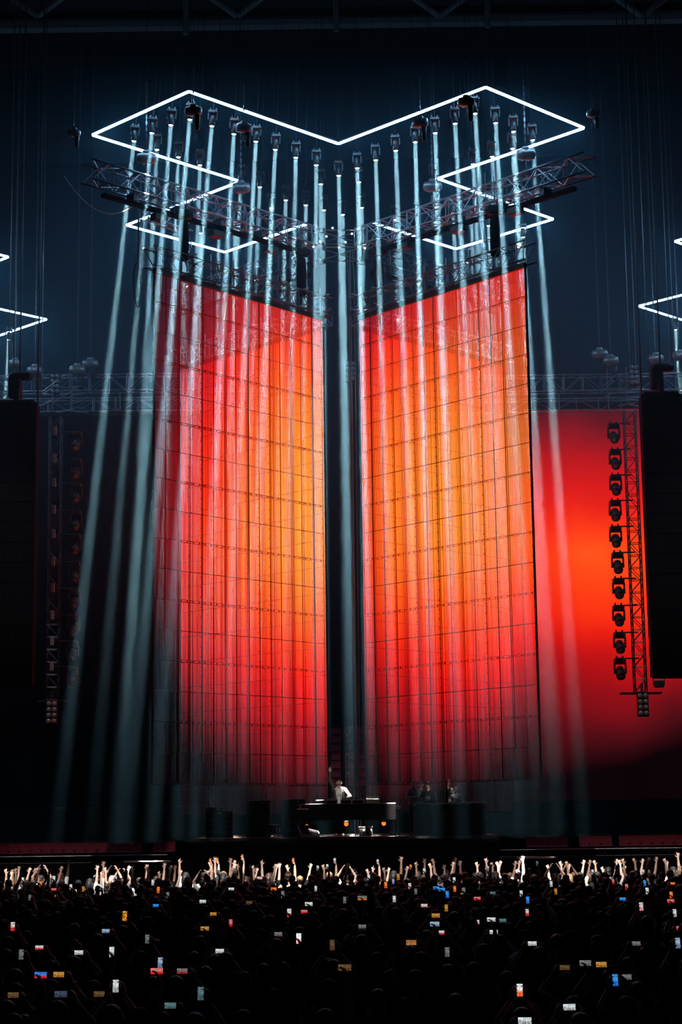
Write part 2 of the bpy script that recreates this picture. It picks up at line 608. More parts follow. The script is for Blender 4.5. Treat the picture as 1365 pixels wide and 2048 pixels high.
RZ = 40.8   # underside of the roof
for px, py, z, lab in ((387, 222, ZL - .9, 'bare chain hoist inside the front arm on the unlit side, nearer the tip'),
                       (488, 256, ZL - .9, 'bare chain hoist inside the front arm on the unlit side, nearer the middle'),
                       (841, 246, ZL - .9, 'bare chain hoist inside the front arm on the red wall side, nearer the middle'),
                       (933, 204, ZL - .9, 'bare chain hoist inside the front arm on the red wall side, nearer the tip')):
    p = atZ(px, py, z)
    hoist(p, lab, 'chain hoists inside the X rig', chain=1.2, scale=1.0, rz=random.uniform(-.5, .5))
for k, d, s, lab in (('near_l', DIR['near_l'], 8.6, 'dark hoist on the front truss near the unlit wall'), ('near_l', DIR['near_l'], 4.6, 'dark hoist halfway along the truss over the dim screen'),
                     ('near_r', DIR['near_r'], 8.4, 'dark hoist on the front truss near the red wall'), ('near_r', DIR['near_r'], 4.4, 'dark hoist halfway along the truss over the orange screen')):
    p = XC + d * s
    p.z = CAMZ + 20.6
    hoist(p, lab, 'chain hoists on the rigging trusses', chain=2.2, scale=1.2, bag=False)

for px, py, lab in ((148, 266, 'small hoist at the tip of the truss toward the unlit wall'), (1187, 228, 'small hoist at the tip of the truss toward the red wall')):
    hoist(atY(px, py, 53.2), lab, 'chain hoists at the truss tips', chain=2.0, scale=.8)
for pa, pb, lab in (((288, 425), (378, 452), 'short spreader truss under the long truss on the unlit side'), ((968, 425), (1060, 390), 'short spreader truss under the long truss on the red wall side')):
    a, b = (atY(*pa, 56.0), atY(*pb, 57.4)) if pa[0] < 600 else (atY(*pa, 57.4), atY(*pb, 56.0))
    b.z = a.z = (a.z + b.z) / 2
    t = truss('spreader_truss', a, b, .4, .42, .42, MT['truss'], lab, 'short spreader trusses', r=.026)
    for xx in (.1, (b - a).length - .1):
        part('sling', MB().cyl((xx, 0, .2), (xx, 0, 1.3), .015, n=6), MT['steel'], t)
# hoists carrying the screens' head trusses are added with the screens below

# hanging service cables
def catenary(a, b, sag, n=16):
    a, b = Vector(a), Vector(b)
    return [a.lerp(b, i / n) - Vector((0, 0, sag * 4 * (i / n) * (1 - i / n))) for i in range(n + 1)]


a, b = atY(128, 352, 53.6), atY(284, 396, 55.2)
tag(part('power_cable', MB().tube(catenary(a, b, .85), .022), MT['greycable'], None, smooth=True), 'pale cable sagging below the truss tip on the unlit side', 'cable')
a, b = atY(1082, 352, 55.0), atY(1128, 332, 53.8)
tag(part('power_cable', MB().tube(catenary(a, b, .5), .018), MT['cable'], None, smooth=True), 'black cable sagging below the truss tip by the red wall', 'cable')
a = atY(277, 470, 56.0)
lp = [a + Vector((.15 * math.sin(t) * (0.25 + t / 6.3), 0, -1.55 + .75 * math.cos(t) - .1)) for t in np.linspace(0, 6.28, 18)]
tag(part('cable_loop', MB().tube([a + Vector((0, 0, 1.6)), a] + lp, .03), MT['cable'], None, smooth=True), 'black cable loop hanging beside the corner of the dim screen', 'cable')
for i, (px, py) in enumerate(((700, 500), (694, 497), (705, 505))):
    a = atY(px, py - 12, 60.2)
    a.z = CAMZ + 19.3
    b = Vector((a.x, a.y, atY(676, 1673, 57.5).z))
    tag(part('signal_cable', MB().tube([a, a + Vector((.06 * math.sin(i), 0, -1)), b], .018), MT['greycable'], None),
        'thin grey cable in the gap between the screens, %s' % ['middle one', 'nearest the dim screen', 'nearest the orange screen'][i], 'cable', 'cables between the screens')


# ================================================================== transparent LED screens
def led_material(name, root, x0, z0, sx, szu, szd, opacity, strength, strips=True, floor=0.0, back_lit=False):
    m, nt = new_mat(name)
    N, L = nt.nodes, nt.links

    def math_(op, a, b=None, c=None):
        n = N.new('ShaderNodeMath')
        n.operation = op
        for i, v in enumerate((a, b, c)):
            if v is None:
                continue
            if isinstance(v, (int, float)):
                n.inputs[i].default_value = v
            else:
                L.new(v, n.inputs[i])
        return n.outputs[0]
    tc = N.new('ShaderNodeTexCoord')
    tc.object = root
    sp = N.new('ShaderNodeSeparateXYZ')
    L.new(tc.outputs['Object'], sp.inputs[0])
    x, z = sp.outputs['X'], sp.outputs['Z']
    dx = math_('DIVIDE', math_('SUBTRACT', x, x0), sx)
    dz0 = math_('SUBTRACT', z, z0)
    dz = math_('ADD', math_('DIVIDE', math_('MAXIMUM', dz0, 0.0), szu), math_('DIVIDE', math_('MINIMUM', dz0, 0.0), szd))
    t = math_('SQRT', math_('ADD', math_('MULTIPLY', dx, dx), math_('MULTIPLY', dz, dz)))
    nz = N.new('ShaderNodeTexNoise')
    nz.inputs['Scale'].default_value = .22
    nz.inputs['Detail'].default_value = 1.5
    L.new(tc.outputs['Object'], nz.inputs['Vector'])
    t = math_('ADD', t, math_('MULTIPLY', math_('SUBTRACT', nz.outputs['Fac'], .5), .25))
    rp = N.new('ShaderNodeValToRGB')
    cr = rp.color_ramp
    cr.interpolation = 'B_SPLINE'
    stops = [(0.0, (1.0, .23, .022)), (.20, (1.0, .19, .016)), (.38, (1.0, .075, .006)), (.54, (.85, .010, .003)), (.68, (.42, .004, .006)),
             (.80, (.14, .004, .008)), (.90, (.042, .003, .005)), (.97, (.008, .001, .002)), (1.0, (.002, .0005, .001))]
    while len(cr.elements) < len(stops):
        cr.elements.new(.5)
    for e, (p, c) in zip(cr.elements, stops):
        e.position = p
        e.color = (*c, 1)
    L.new(math_('MULTIPLY_ADD', t, 1 / 1.04, floor), rp.inputs[0])
    em = N.new('ShaderNodeEmission')
    em.inputs[1].default_value = strength
    L.new(rp.outputs[0], em.inputs[0])
    out = N.new('ShaderNodeOutputMaterial')
    if not strips:
        L.new(em.outputs[0], out.inputs[0])
    else:
        tr = N.new('ShaderNodeBsdfTransparent')
        fr = math_('FRACT', math_('MULTIPLY', x, 16.0))
        mask = math_('LESS_THAN', fr, opacity)
        ms = N.new('ShaderNodeMixShader')
        L.new(mask, ms.inputs[0])
        L.new(tr.outputs[0], ms.inputs[1])
        # the strip itself: lit diodes on a dark carrier
        df = N.new('ShaderNodeBsdfDiffuse')
        df.inputs[0].default_value = (.014, .009, .010, 1)
        ad = N.new('ShaderNodeAddShader')
        # diodes sit on one side of the strip only
        gm = N.new('ShaderNodeNewGeometry')
        side = gm.outputs['Backfacing'] if back_lit else math_('SUBTRACT', 1.0, gm.outputs['Backfacing'])
        L.new(math_('MULTIPLY', side, strength), em.inputs[1])
        L.new(em.outputs[0], ad.inputs[0])
        L.new(df.outputs[0], ad.inputs[1])
        L.new(ad.outputs[0], ms.inputs[2])
        L.new(ms.outputs[0], out.inputs[0])
    m.cycles.emission_sampling = 'NONE'
    return m


NC, PWID, PHGT = 15, .512, .925
SW = NC * PWID
ZTOP = 20.15
PANEL_GEO = MB().add([(0.012, 0, .012), (PWID - .012, 0, .012), (PWID - .012, 0, PHGT - .012), (.012, 0, PHGT - .012)], [(0, 1, 2, 3)])


def led_screen(key, label, inner, ang, rows, lm):
    """root at the inner lower corner, X outward along the screen, Z up"""
    d = DIR[key]
    zb = ZTOP - rows * PHGT
    base = XC + d * inner
    rz = math.atan2(d.y, d.x) + ang
    t = thing('led_screen', label, 'LED screen', (base.x, base.y, zb), (0, 0, rz), 'transparent screens of the X rig')
    m = led_material('led_picture_' + key, t, lm[0], lm[1] - zb, lm[2], lm[3], lm[4], lm[5], lm[6], back_lit=key.endswith('_l'))
    pm = PANEL_GEO.mesh('panel', m)
    for r_ in range(rows):
        for c in range(NC):
            put('panel', pm, t, (c * PWID, 0, r_ * PHGT))
    post = MB().box((0, .035, rows * PHGT / 2), (.016, .05, rows * PHGT))
    wide = MB().box((0, .05, rows * PHGT / 2), (.05, .05, rows * PHGT))
    for i in range(int(rows * PHGT / .31)):
        post.box((.02, .035, .15 + i * .31), (.035, .05, .04))
        wide.box((.0, .035, .15 + i * .31), (.08, .05, .04))
    post, wide = post.mesh('frame_post', MT['screenframe']), wide.mesh('frame_post', MT['screenframe'])
    yo = -.09 if key.endswith('_l') else 0      # the frame is bolted to the side away from the audience
    for c in range(NC + 1):
        put('frame_post', wide if c % 2 else post, t, (c * PWID, yo, 0))
    thin = MB().box((SW / 2, .03, 0), (SW, .04, .022)).mesh('frame_rail', MT['screenframe'])
    bold = MB().box((SW / 2, .05, .03), (SW, .06, .016)).box((SW / 2, .05, -.035), (SW, .06, .016))
    for i in range(NC * 2):
        bold.box((i * PWID / 2 + .13, .05, -.005), (.014, .05, .07))
    bold = bold.mesh('frame_rail', MT['screenframe'])
    half = MB().box((SW / 2, .02, 0), (SW, .02, .012)).mesh('frame_rail', MT['screenframe'])
    for r_ in range(rows + 1):
        put('frame_rail', bold if r_ % 2 == 0 else thin, t, (0, yo, r_ * PHGT))
    # head truss with its upright ladder frames
    p0 = Vector((base.x, base.y, ZTOP + .46))
    dd = Vector((math.cos(rz), math.sin(rz), 0))
    near = key.startswith('near')
    ht = truss('head_truss', p0 - dd * .25, p0 + dd * (SW + .3), .5, .62, .55, MT['darktruss'] if near else MT['truss'],
               'dark head truss carrying the ' + label, 'head trusses of the LED screens', r=.028)
    part('header_plate', MB().box((SW / 2 + .25, 0, -.40), (SW + .1, .14, .16)), MT['black'], ht)
    up = MB().box((0, 0, .1), (.035, .035, 1.05)).cyl((0, -.45, .3), (0, .45, .3), .02).cyl((0, -.4, -.25), (0, .4, -.25), .02).mesh('outrigger', MT['truss'])
    for i in range(8):
        put('outrigger', up, ht, (.35 + i * (SW / 7.4), 0, .05))
    for i, s in enumerate((1.0, SW - 1.2)):
        c = p0 + dd * s
        lab = 'tall black hoist above the %s %s screen, %s' % ('front' if near else 'rear', 'dim' if key.endswith('l') else 'orange', 'near the gap' if i == 0 else 'near the outer edge')
        h = thing('screen_hoist', lab, 'hoist', (c.x, c.y, ZTOP + 1.0), None, 'hoists lifting the LED screens')
        part('chain_bag', MB().lathe([(.10, -.35), (.16, -.3), (.17, .6), (.14, .95), (.08, 1.0)], 12), MT['black_cloth'], h, smooth=True)
        part('motor', MB().bbox((0, 0, 1.18), (.5, .3, .3), .05).cyl((-.3, 0, 1.18), (.3, 0, 1.18), .12, n=12), MT['black'], h)
        part('chain', MB().cyl((0, 0, 1.3), (0, 0, 2.3), .02), MT['steel'], h)
        part('hook', MB().tube([(.05, -.1, 1.32), (.05, -.1, 1.45), (.1, -.1, 1.5), (.12, -.1, 1.42)], .025), MT['red'], h)
    return t


#          x0   z0    sx   szup szdn opacity strength
led_screen('near_l', 'front mesh LED screen, dim wine red toward its outer edge', .92, R(3.5), 17, (0.0, 13.8, 8.9, 13.0, 10.2, .46, 1.4))
led_screen('near_r', 'front mesh LED screen, orange toward the red wall', .92, R(-3.5), 17, (5.0, 14.4, 10.0, 10.4, 10.2, .50, 1.5))
led_screen('far_l', 'rear mesh LED screen seen through the dim front one', .92, R(0), 18, (1.6, 13.8, 11.0, 12, 9.6, .64, 2.0))
led_screen('far_r', 'rear mesh LED screen seen through the orange front one', .92, R(0), 18, (3.0, 13.8, 11.0, 12, 9.6, .64, 1.8))

# ================================================================== LED walls at the back
YW = 73.5
tR, bR = atY(1085, 820, YW).z, atY(1200, 1600, YW).z
xi = 5.5
for side, name in ((1, 'lit LED wall glowing red and orange beside the speaker array'), (-1, 'unlit LED wall behind the side lighting tower')):
    t = thing('led_wall', name, 'LED wall', (side * xi, YW, bR), None)
    w, h = 13.0, tR - bR
    if side > 0:
        m = led_material('led_wall_picture', t, atY(1180, 1090, YW).x - xi, 13.9 - bR, 20.0, 11.7, 13.8, 1, 1.15, strips=False, floor=.36)
    else:
        m = MT['led_off']
    part('picture_surface', MB().box((side * w / 2, 0, h / 2), (w, .12, h)), m, t)
    part('back_frame', MB().box((side * w / 2, .25, h / 2), (w, .3, h + .1)), MT['black'], t)
    part('header', MB().box((side * w / 2, .1, h + .15), (w, .3, .26)), MT['black'], t)
# the long truss above the walls, in two storeys
for s, x0_, x1_, lab in ((-1, -17, -1.2, 'over the unlit wall'), (1, 1.2, 17, 'over the red wall')):
    zt = atY(682 + s * 500, 753 + 0, YW).z
    truss('wall_truss', (x0_, YW, zt - .32), (x1_, YW, zt - .32), .55, .68, .8, MT['truss'], 'upper horizontal truss ' + lab, 'horizontal trusses behind the rig')
    t = truss('wall_truss', (x0_, YW - .1, zt - 1.28), (x1_, YW - .1, zt - 1.28), .5, .55, .95, MT['truss'], 'lower horizontal truss ' + lab, 'horizontal trusses behind the rig')
    up = MB().box((0, -.3, 0), (.05, .05, .75)).mesh('hanging_post', MT['bright'])
    for i in range(7):
        put('hanging_post', up, t, (1.5 + i * 2.05, 0, .08))


# clusters of crossing pipes over the side towers
for s, px, lab in ((-1, 120, 'over the unlit tower'), (1, 1240, 'over the tower beside the red wall')):
    c = atY(px, 798 if s < 0 else 785, 72.4)
    t = thing('pipe_cluster', 'tangle of clamped pipes ' + lab, 'pipes', c)
    rr = random.Random(3)
    for i in range(16):
        a = Vector((rr.uniform(-1.1, 1.1), rr.uniform(-.3, .3), rr.uniform(-.6, .6)))
        v = Vector((rr.uniform(.4, .8), rr.uniform(-.2, .2), rr.uniform(-.12, .12) if i % 4 else rr.uniform(.3, .5)))
        if i < 2:
            part('hanger', MB().cyl((i * .8 - .4, .6, -.3), (i * .8 - .4, .6, 1.2), .02, n=6), MT['bright'], t)
        part('pipe', MB().cyl(a - v * .5, a + v * .5, .024, n=6), MT['bright'], t)

# ================================================================== side towers with moving heads
def blinder(loc, label):
    t = thing('blinder_lamp', label, 'stage lamp', loc, None, 'eight-lamp blinders')
    part('housing', MB().bbox((0, .06, 0), (.42, .16, .92), .02), MT['plastic'], t)
    cell = MB().lathe([(.078, .0), (.088, -.02), (.088, .03), (.06, .05)], 12, rot=Matrix.Rotation(math.pi / 2, 3, 'X')).mesh('lamp_rim', MT['bright'], True)
    bl = MB().ellipsoid((0, -.04, 0), (.06, .025, .06), 10, 7).mesh('bulb', MT['dulllens'], True)
    for i in range(2):
        for j in range(4):
            r_ = put('lamp_cell', cell, t, (-.1 + i * .2, -.03, -.33 + j * .21))
            put('bulb', bl, r_)
    part('bracket', MB().box((0, .16, .58), (.06, .3, .36)), MT['plastic'], t)
    return t


YT = 66.5
for s in (-1, 1):
    lab = 'beside the red wall' if s > 0 else 'beside the unlit wall'
    if s > 0:
        pt, pb = atY(1264, 822, YT), atY(1277, 1384, YT)
        heads = [(1228, 868), (1231, 920), (1232, 971), (1231, 1022), (1232, 1074), (1236, 1126), (1238, 1178), (1238, 1232), (1240, 1286), (1241, 1338)]
    else:
        pt, pb = atY(112, 835, YT), atY(105, 1400, YT)
        heads = [(153, 885), (153, 940), (153, 988), (152, 1042), (151, 1090), (150, 1145), (149, 1198), (147, 1252), (145, 1303), (145, 1354)]
    x = (pt.x + pb.x) / 2
    tw = truss('tower_truss', (x, YT, pb.z), (x, YT, pt.z), .42, .42, .46, MT['darktruss'], 'vertical truss tower hung ' + lab, 'side lighting towers', r=.024, up=Vector((0, -1, 0)))
    part('foot_plate', MB().box((-.05, 0, 0), (.06, 1.5 if s > 0 else 1.0, .5)), MT['plastic'], tw)
    for i, (hx, hy) in enumerate(heads):
        c = atY(hx, hy, YT - .1)
        zarm = atY(hx, hy - 21, YT).z
        part('arm', MB().cyl((zarm - pb.z, 0, .0), (zarm - pb.z, x - c.x, 0), .028, n=6), MT['darktruss'], tw)
        if s < 0:
            part('cover_plate', MB().bbox((zarm - pb.z, .0, .26), (.34, .14, .05), .01), MT['bright'], tw)
        nth = ['top', 'second', 'third', 'fourth', 'fifth', 'sixth', 'seventh', 'eighth', 'ninth', 'bottom'][i]
        mover((c.x, c.y - .02, c.z - .37), (0, 0, 0), '%s black moving head hung on the tower %s' % (nth, lab), 'moving heads on the side towers', MOVER_OFF, tilt=R(-52 + (i * 37) % 17), scale=1.25)
    if s > 0:
        blinder(atY(1287, 1408, YT - .3), 'eight-lamp blinder under the tower beside the red wall')
        t = thing('small_lamp', 'small black box lamp hanging beside the foot of the tower', 'stage lamp', atY(1319, 1368, YT))
        part('body', MB().bbox((0, 0, 0), (.36, .25, .26), .03), MT['plastic'], t)
        part('yoke', MB().box((-.2, 0, .14), (.03, .06, .36)).box((.2, 0, .14), (.03, .06, .36)).box((0, 0, .32), (.42, .06, .03)), MT['plastic'], t)
    else:
        blinder(atY(103, 1424, YT - .3), 'eight-lamp blinder under the tower beside the unlit wall')
blinder(atY(110, 767, 72.6), 'eight-lamp blinder on the truss above the unlit wall')
blinder(atY(1269, 749, 72.6), 'eight-lamp blinder on the truss above the red wall')
blinder(atY(701, 742, 72.6), 'eight-lamp blinder seen through the gap between the screens')

# ================================================================== speaker arrays
YP = 60.5
CAB = MB()
CAB.add([(-.69, -.3, -.32), (.69, -.3, -.32), (.69, .3, -.30), (-.69, .3, -.30), (-.69, -.3, .32), (.69, -.3, .32), (.69, .3, .30), (-.69, .3, .30)],
        [(0, 1, 5, 4), (1, 2, 6, 5), (2, 3, 7, 6), (3, 0, 4, 7), (4, 5, 6, 7), (3, 2, 1, 0)])
GRILLE = MB().box((0, -.315, 0), (1.22, .03, .56))
for i in range(6):
    GRILLE.box((-.5 + i * .2, -.335, 0), (.02, .02, .54))
CAB, GRILLE = CAB.mesh('cabinet', MT['black_cloth']), GRILLE.mesh('grille', MT['black_cloth'])
for px, top, bot, lab in ((1321, 793, 1355, 'beside the red wall'), (36, 810, 1372, 'beside the unlit wall')):
    pt, pb = atY(px, top, YP), atY(px, bot, YP)
    t = thing('line_array', 'tall black hanging speaker array ' + lab, 'speaker', (pt.x, YP, pt.z), None, 'hanging speaker arrays')
    n = 14
    h = (pt.z - pb.z) / n
    for i in range(n):
        a = 0 if i < 10 else R(2.2) * (i - 9)
        c = put('cabinet', CAB, t, (0, math.sin(a) * -.12 * (i - 9) if i > 9 else 0, -(i + .5) * h), (a, 0, 0))
        c.scale = (1, 1, h / .60)
        put('grille', GRILLE, c)
    part('fly_frame', MB().box((0, 0, .06), (1.2, .5, .12)).box((0, 0, .3), (.16, .7, .4)), MT['black'], t)
    part('fly_bar', MB().bbox((-.10, 0, .62), (.46, .3, .78), .06).bbox((.1, 0, 1.0), (.8, .34, .26), .08), MT['black'], t)
    part('lifting_chain', MB().cyl((.05, 0, 1.1), (.05, 0, RZ - pt.z), .03), MT['cable'], t)
    part('lifting_chain', MB().cyl((-.35, 0, 1.1), (-.35, 0, RZ - pt.z), .02), MT['steel'], t)
    part('speaker_cable', MB().cyl((-.62 if px > 600 else .66, .1, -h * 3), (-.6 if px > 600 else .7, .1, RZ - pt.z), .03), MT['cable'], t)

# hoists and drop lines above the back truss
for px, py, sc, lab in ((155, 740, 1.3, 'grey hoist on the back truss near the unlit wall, lower of two'), (181, 728, 1.3, 'grey hoist on the back truss near the unlit wall, upper of two'),
                        (70, 742, 1.3, 'grey hoist beside the blinder over the unlit wall'), (30, 727, 1.1, 'pale hoist under the cut-off rig over the unlit wall'),
                        (1200, 708, 1.3, 'boxy grey hoist on the back truss near the red wall'), (1222, 722, 1.3, 'round grey hoist on the back truss near the red wall'),
                        (1312, 718, 1.3, 'pale hoist beside the blinder over the red wall'), (1360, 712, 1.2, 'hoist cut off at the picture edge over the red wall')):
    p = atY(px, py, YW - .6)
    hoist(p, lab, 'hoists on the back truss', chain=RZ - p.z - .4, scale=sc)
for i, (px, y_) in enumerate(((27, 62), (40, 62), (83, 66), (1262, 66), (1274, 68), (1343, 62), (1352, 66))):
    a = atY(px, 790 if i < 3 else 740, y_)
    t = thing('drop_chain', 'dark drop chain at the speaker array by the %s wall, %s from the stage' % ('unlit' if i < 3 else 'red', ['third', 'second', 'first', 'first', 'second', 'third', 'fourth'][i]), 'chain', a, None, 'drop chains by the speaker arrays')
    part('links', MB().cyl((0, 0, 0), (0, 0, RZ - a.z), .022, n=5), MT['steel'], t)
    part('top_shackle', MB().cyl((0, 0, RZ - a.z - .3), (0, 0, RZ - a.z), .05, n=6), MT['steel'], t)

# ================================================================== stage
ZS = atY(676, 1673, 57.5).z                  # stage deck
stage = thing('stage_platform', 'black stage platform with dark skirt under the DJ booth', 'stage', (0, 0, 0))
part('deck', MB().box((-.15, 61.0, ZS - .1), (9.4, 9.4, .2)), MT['black'], stage)
for i in range(9):
    part('skirt_panel', MB().box((-.15 - 4.2 + i * 1.05, 56.32, (ZS - .2) / 2), (1.03, .05, ZS - .2)), MT['black_cloth'], stage)
part('deck_trim', MB().box((-.15, 56.29, ZS - .05), (9.4, .03, .06)), MT['plastic'], stage)

# DJ booth: a table on legs with a front panel
YB = 57.0
xa, xb = atY(596, 1620, YB).x, atY(792, 1620, YB).x
zt = atY(690, 1607, YB).z
zl = atY(690, 1640, YB).z
bt = thing('dj_booth', 'long black DJ table on legs with a front panel', 'table', ((xa + xb) / 2, YB, ZS))
bw = xb - xa
part('table_top', MB().bbox((0, .35, zt - ZS - .03), (bw, .8, .06), .01), MT['black'], bt)
for i in range(3):
    part('front_panel', MB().box(((i - 1) * bw / 3, -.04, (zt + zl) / 2 - ZS - .03), (bw / 3 - .01, .03, zt - zl - .06)), MT['black'], bt)
for sx in (-1, 1):
    for y in (.05, .7):
        part('leg', MB().cyl((sx * (bw / 2 - .06), y, 0), (sx * (bw / 2 - .06), y, zt - ZS - .06), .03), MT['plastic'], bt)


def at_booth(px):
    return atY(px, 1607, YB).x


for i, px in enumerate((640, 664, 692, 716)):
    t = thing('dj_player', 'black media player on the DJ table, %s from the standing DJ' % ['third on the cap side', 'directly before him', 'on his free hand side', 'farthest'][i], 'player', (at_booth(px), YB + .3, zt), None, 'players on the DJ table')
    part('body', MB().bbox((0, 0, .055), (.32, .4, .11), .012), MT['plastic'], t)
    part('jog_wheel', MB().lathe([(.10, 0), (.105, .012), (.10, .024), (.03, .026)], 16, c=(0, 0, .11)), MT['darktruss'], t, smooth=True)
    part('display', MB().box((0, .14, .13), (.2, .02, .09)), MT['black'], t)
    kn = MB().cyl((0, 0, 0), (0, 0, .03), .014, n=8).mesh('knob', MT['bright'])
    for k in range(3):
        put('knob', kn, t, (-.12 + k * .12, -.15, .11))
t = thing('white_tray', 'small white tray at the end of the DJ table', 'tray', (at_booth(606), YB + .05, zt - .16))
part('tray_plate', MB().bbox((0, -.1, .0), (.36, .3, .035), .01), MT['white'], t)
part('cup', MB().lathe([(.03, .02), (.035, .12), (.03, .12), (.02, .03)], 12, c=(-.08, -.1, 0)), MT['bright'], t)

# side desk with keyboards and laptop
xa2, xb2 = atY(730, 1612, 57.2).x, atY(800, 1612, 57.2).x
z2 = atY(765, 1617, 57.2).z
dk = thing('keyboard_desk', 'desk with white edges carrying a laptop beside the DJ', 'desk', ((xa2 + xb2) / 2, 57.2, ZS))
part('desk_top', MB().bbox((0, .35, z2 - ZS - .02), (xb2 - xa2, .6, .04), .008), MT['white'], dk)
part('lower_shelf', MB().bbox((-.15, .2, z2 - ZS - .11), (.8, .4, .03), .008), MT['white'], dk)
for sx in (-1, 1):
    part('leg', MB().cyl((sx * .5, .3, 0), (sx * .5, .3, z2 - ZS - .03), .03), MT['plastic'], dk)
kb = thing('keyboard', 'long pale keyboard lying on the white-edged desk', 'keyboard', ((xa2 + xb2) / 2 + .1, 57.45, z2))
part('case', MB().bbox((0, 0, .04), (.95, .26, .07), .012), MT['bright'], kb)
wk = MB().box((0, 0, 0), (.022, .12, .018)).mesh('white_key', MT['white'])
for i in range(34):
    put('white_key', wk, kb, (-.42 + i * .0255, -.04, .082))
lt = thing('laptop', 'open laptop with olive grey lid on the desk', 'laptop', (atY(746, 1605, 57.6).x, 57.62, z2 + .0))
part('base', MB().bbox((0, 0, .05), (.36, .25, .02), .005), MT['darktruss'], lt)
part('lid', MB().bbox((0, .0, .18), (.40, .015, .25), .005, rot=Matrix.Rotation(R(12), 3, 'X')), mat('laptop_lid', (.16, .15, .11), .5), lt)

# orange lamps, monitor wedge and stands under the table
for i, (px, py) in enumerate(((613, 1652), (693, 1648), (768, 1647))):
    p = atY(px, py, 58.2)
    t = thing('orange_lamp', ['orange lamp above the monitor wedge', 'orange lamp behind the table legs by the DJ shoes', 'orange lamp under the keyboard desk'][i], 'lamp', p, None, 'orange lamps under the DJ table')
    part('glass', MB().ellipsoid((0, -.02, 0), (.068, .05, .068), 14, 10), MT['orange'], t, smooth=True)
    part('cap', MB().lathe([(.03, .05), (.06, .045), (.05, .09), (.02, .10)], 12), MT['plastic'], t, smooth=True)
    part('stand', MB().cyl((0, .05, 0), (0, .05, ZS - p.z), .014).box((0, .05, ZS - p.z + .01), (.18, .18, .02)), MT['plastic'], t)
p = atY(618, 1672, 56.9)
t = thing('monitor_wedge', 'black stage monitor wedge leaning before the DJ table', 'speaker', (p.x, 56.9, ZS), (0, 0, R(18)))
mw = MB().add([(-.3, -.2, 0), (.3, -.2, 0), (.3, .22, 0), (-.3, .22, 0), (-.3, -.14, .10), (.3, -.14, .10), (.3, .2, .36), (-.3, .2, .36)],
              [(3, 2, 1, 0), (0, 1, 5, 4), (1, 2, 6, 5), (2, 3, 7, 6), (3, 0, 4, 7), (4, 5, 6, 7)])
part('cabinet', mw, MT['plastic'], t)
part('grille', MB().box((0, .02, .24), (.54, .40, .015), rot=Matrix.Rotation(R(37), 3, 'X')), MT['black_cloth'], t)
part('corner_trim', MB().cyl((-.3, -.14, .10), (-.3, .2, .36), .012).cyl((.3, -.14, .10), (.3, .2, .36), .012), MT['white'], t)
p = atY(852, 1662, 56.9)
t = thing('leaning_tube', 'pale double tube lamp leaning on the stage below the onlookers', 'light tube', (p.x, 56.9, ZS))
for s in (0, .09):
    part('tube', MB().cyl((.10 + s, 0, .02), (-.08 + s, .05, .52), .012), MT['bright'], t)
part('foot', MB().box((.12, 0, .01), (.28, .16, .02)), MT['plastic'], t)
# keyboard / drum racks in the dark
def drum(px, py, r, label):
    p = atY(px, py, 58.0)
    t = thing('drum', label, 'drum', (p.x, 58.0, p.z), None, 'drums in the dark on stage')
    part('shell', MB().lathe([(r, -.14), (r, .14)], 18), MT['black'], t, smooth=True)
    part('rim', MB().lathe([(r + .005, .13), (r + .02, .14), (r + .02, .17), (r + .003, .165)], 18), MT['bright'], t, smooth=True)
    part('rim', MB().lathe([(r + .003, -.165), (r + .02, -.17), (r + .02, -.14), (r + .005, -.13)], 18), MT['bright'], t, smooth=True)
    for i in range(5):
        a = R(200 + i * 35)
        part('lug', MB().box(((r + .015) * math.cos(a), (r + .015) * math.sin(a), 0), (.03, .03, .16)), MT['bright'], t)
    for k in range(3):
        a = R(90 + k * 120)
        part('leg', MB().cyl((r * .8 * math.cos(a), r * .8 * math.sin(a), -.14), (r * 1.1 * math.cos(a), r * 1.1 * math.sin(a), ZS - p.z), .012), MT['steel'], t)
    return t


drum(546, 1660, .22, 'black drum with pale rim under the dim screen')
drum(732, 1664, .20, 'black drum with pale rim under the keyboard desk')
for i, (px, py, lab) in enumerate(((428, 1614, 'outermost'), (450, 1622, 'second'), (517, 1600, 'taller'), (588, 1598, 'nearest the DJ'))):
    p = atY(px, py, 58.2)
    t = thing('equipment_rack', 'black equipment rack on stage below the dim screen, %s' % lab, 'rack', (p.x, 58.2, ZS), None, 'equipment racks on stage')
    h = p.z - ZS
    part('case', MB().bbox((0, 0, h / 2), (.5 if i < 2 else .75, .5, h), .02), MT['black'], t)
    for k in range(4):
        part('rack_unit', MB().box((0, -.255, h * (.2 + .2 * k)), (.4, .02, h * .12)), MT['plastic'], t)
    for s in (-1, 1):
        part('handle', MB().box((s * .16, -.27, h * .92), (.1, .02, .02)), MT['bright'], t)
t = thing('side_case', 'long black road case below the onlookers on stage', 'case', (atY(900, 1640, 57.0).x, 57.0, ZS))
part('box', MB().bbox((0, .2, .5), (2.2, .7, 1.0), .03), MT['black'], t)
part('lid_edge', MB().box((0, -.16, .96), (1.4, .02, .02)), MT['truss'], t)
for s in (-1, 1):
    part('corner', MB().box((s * 1.08, -.14, .96), (.06, .04, .06)), MT['bright'], t)

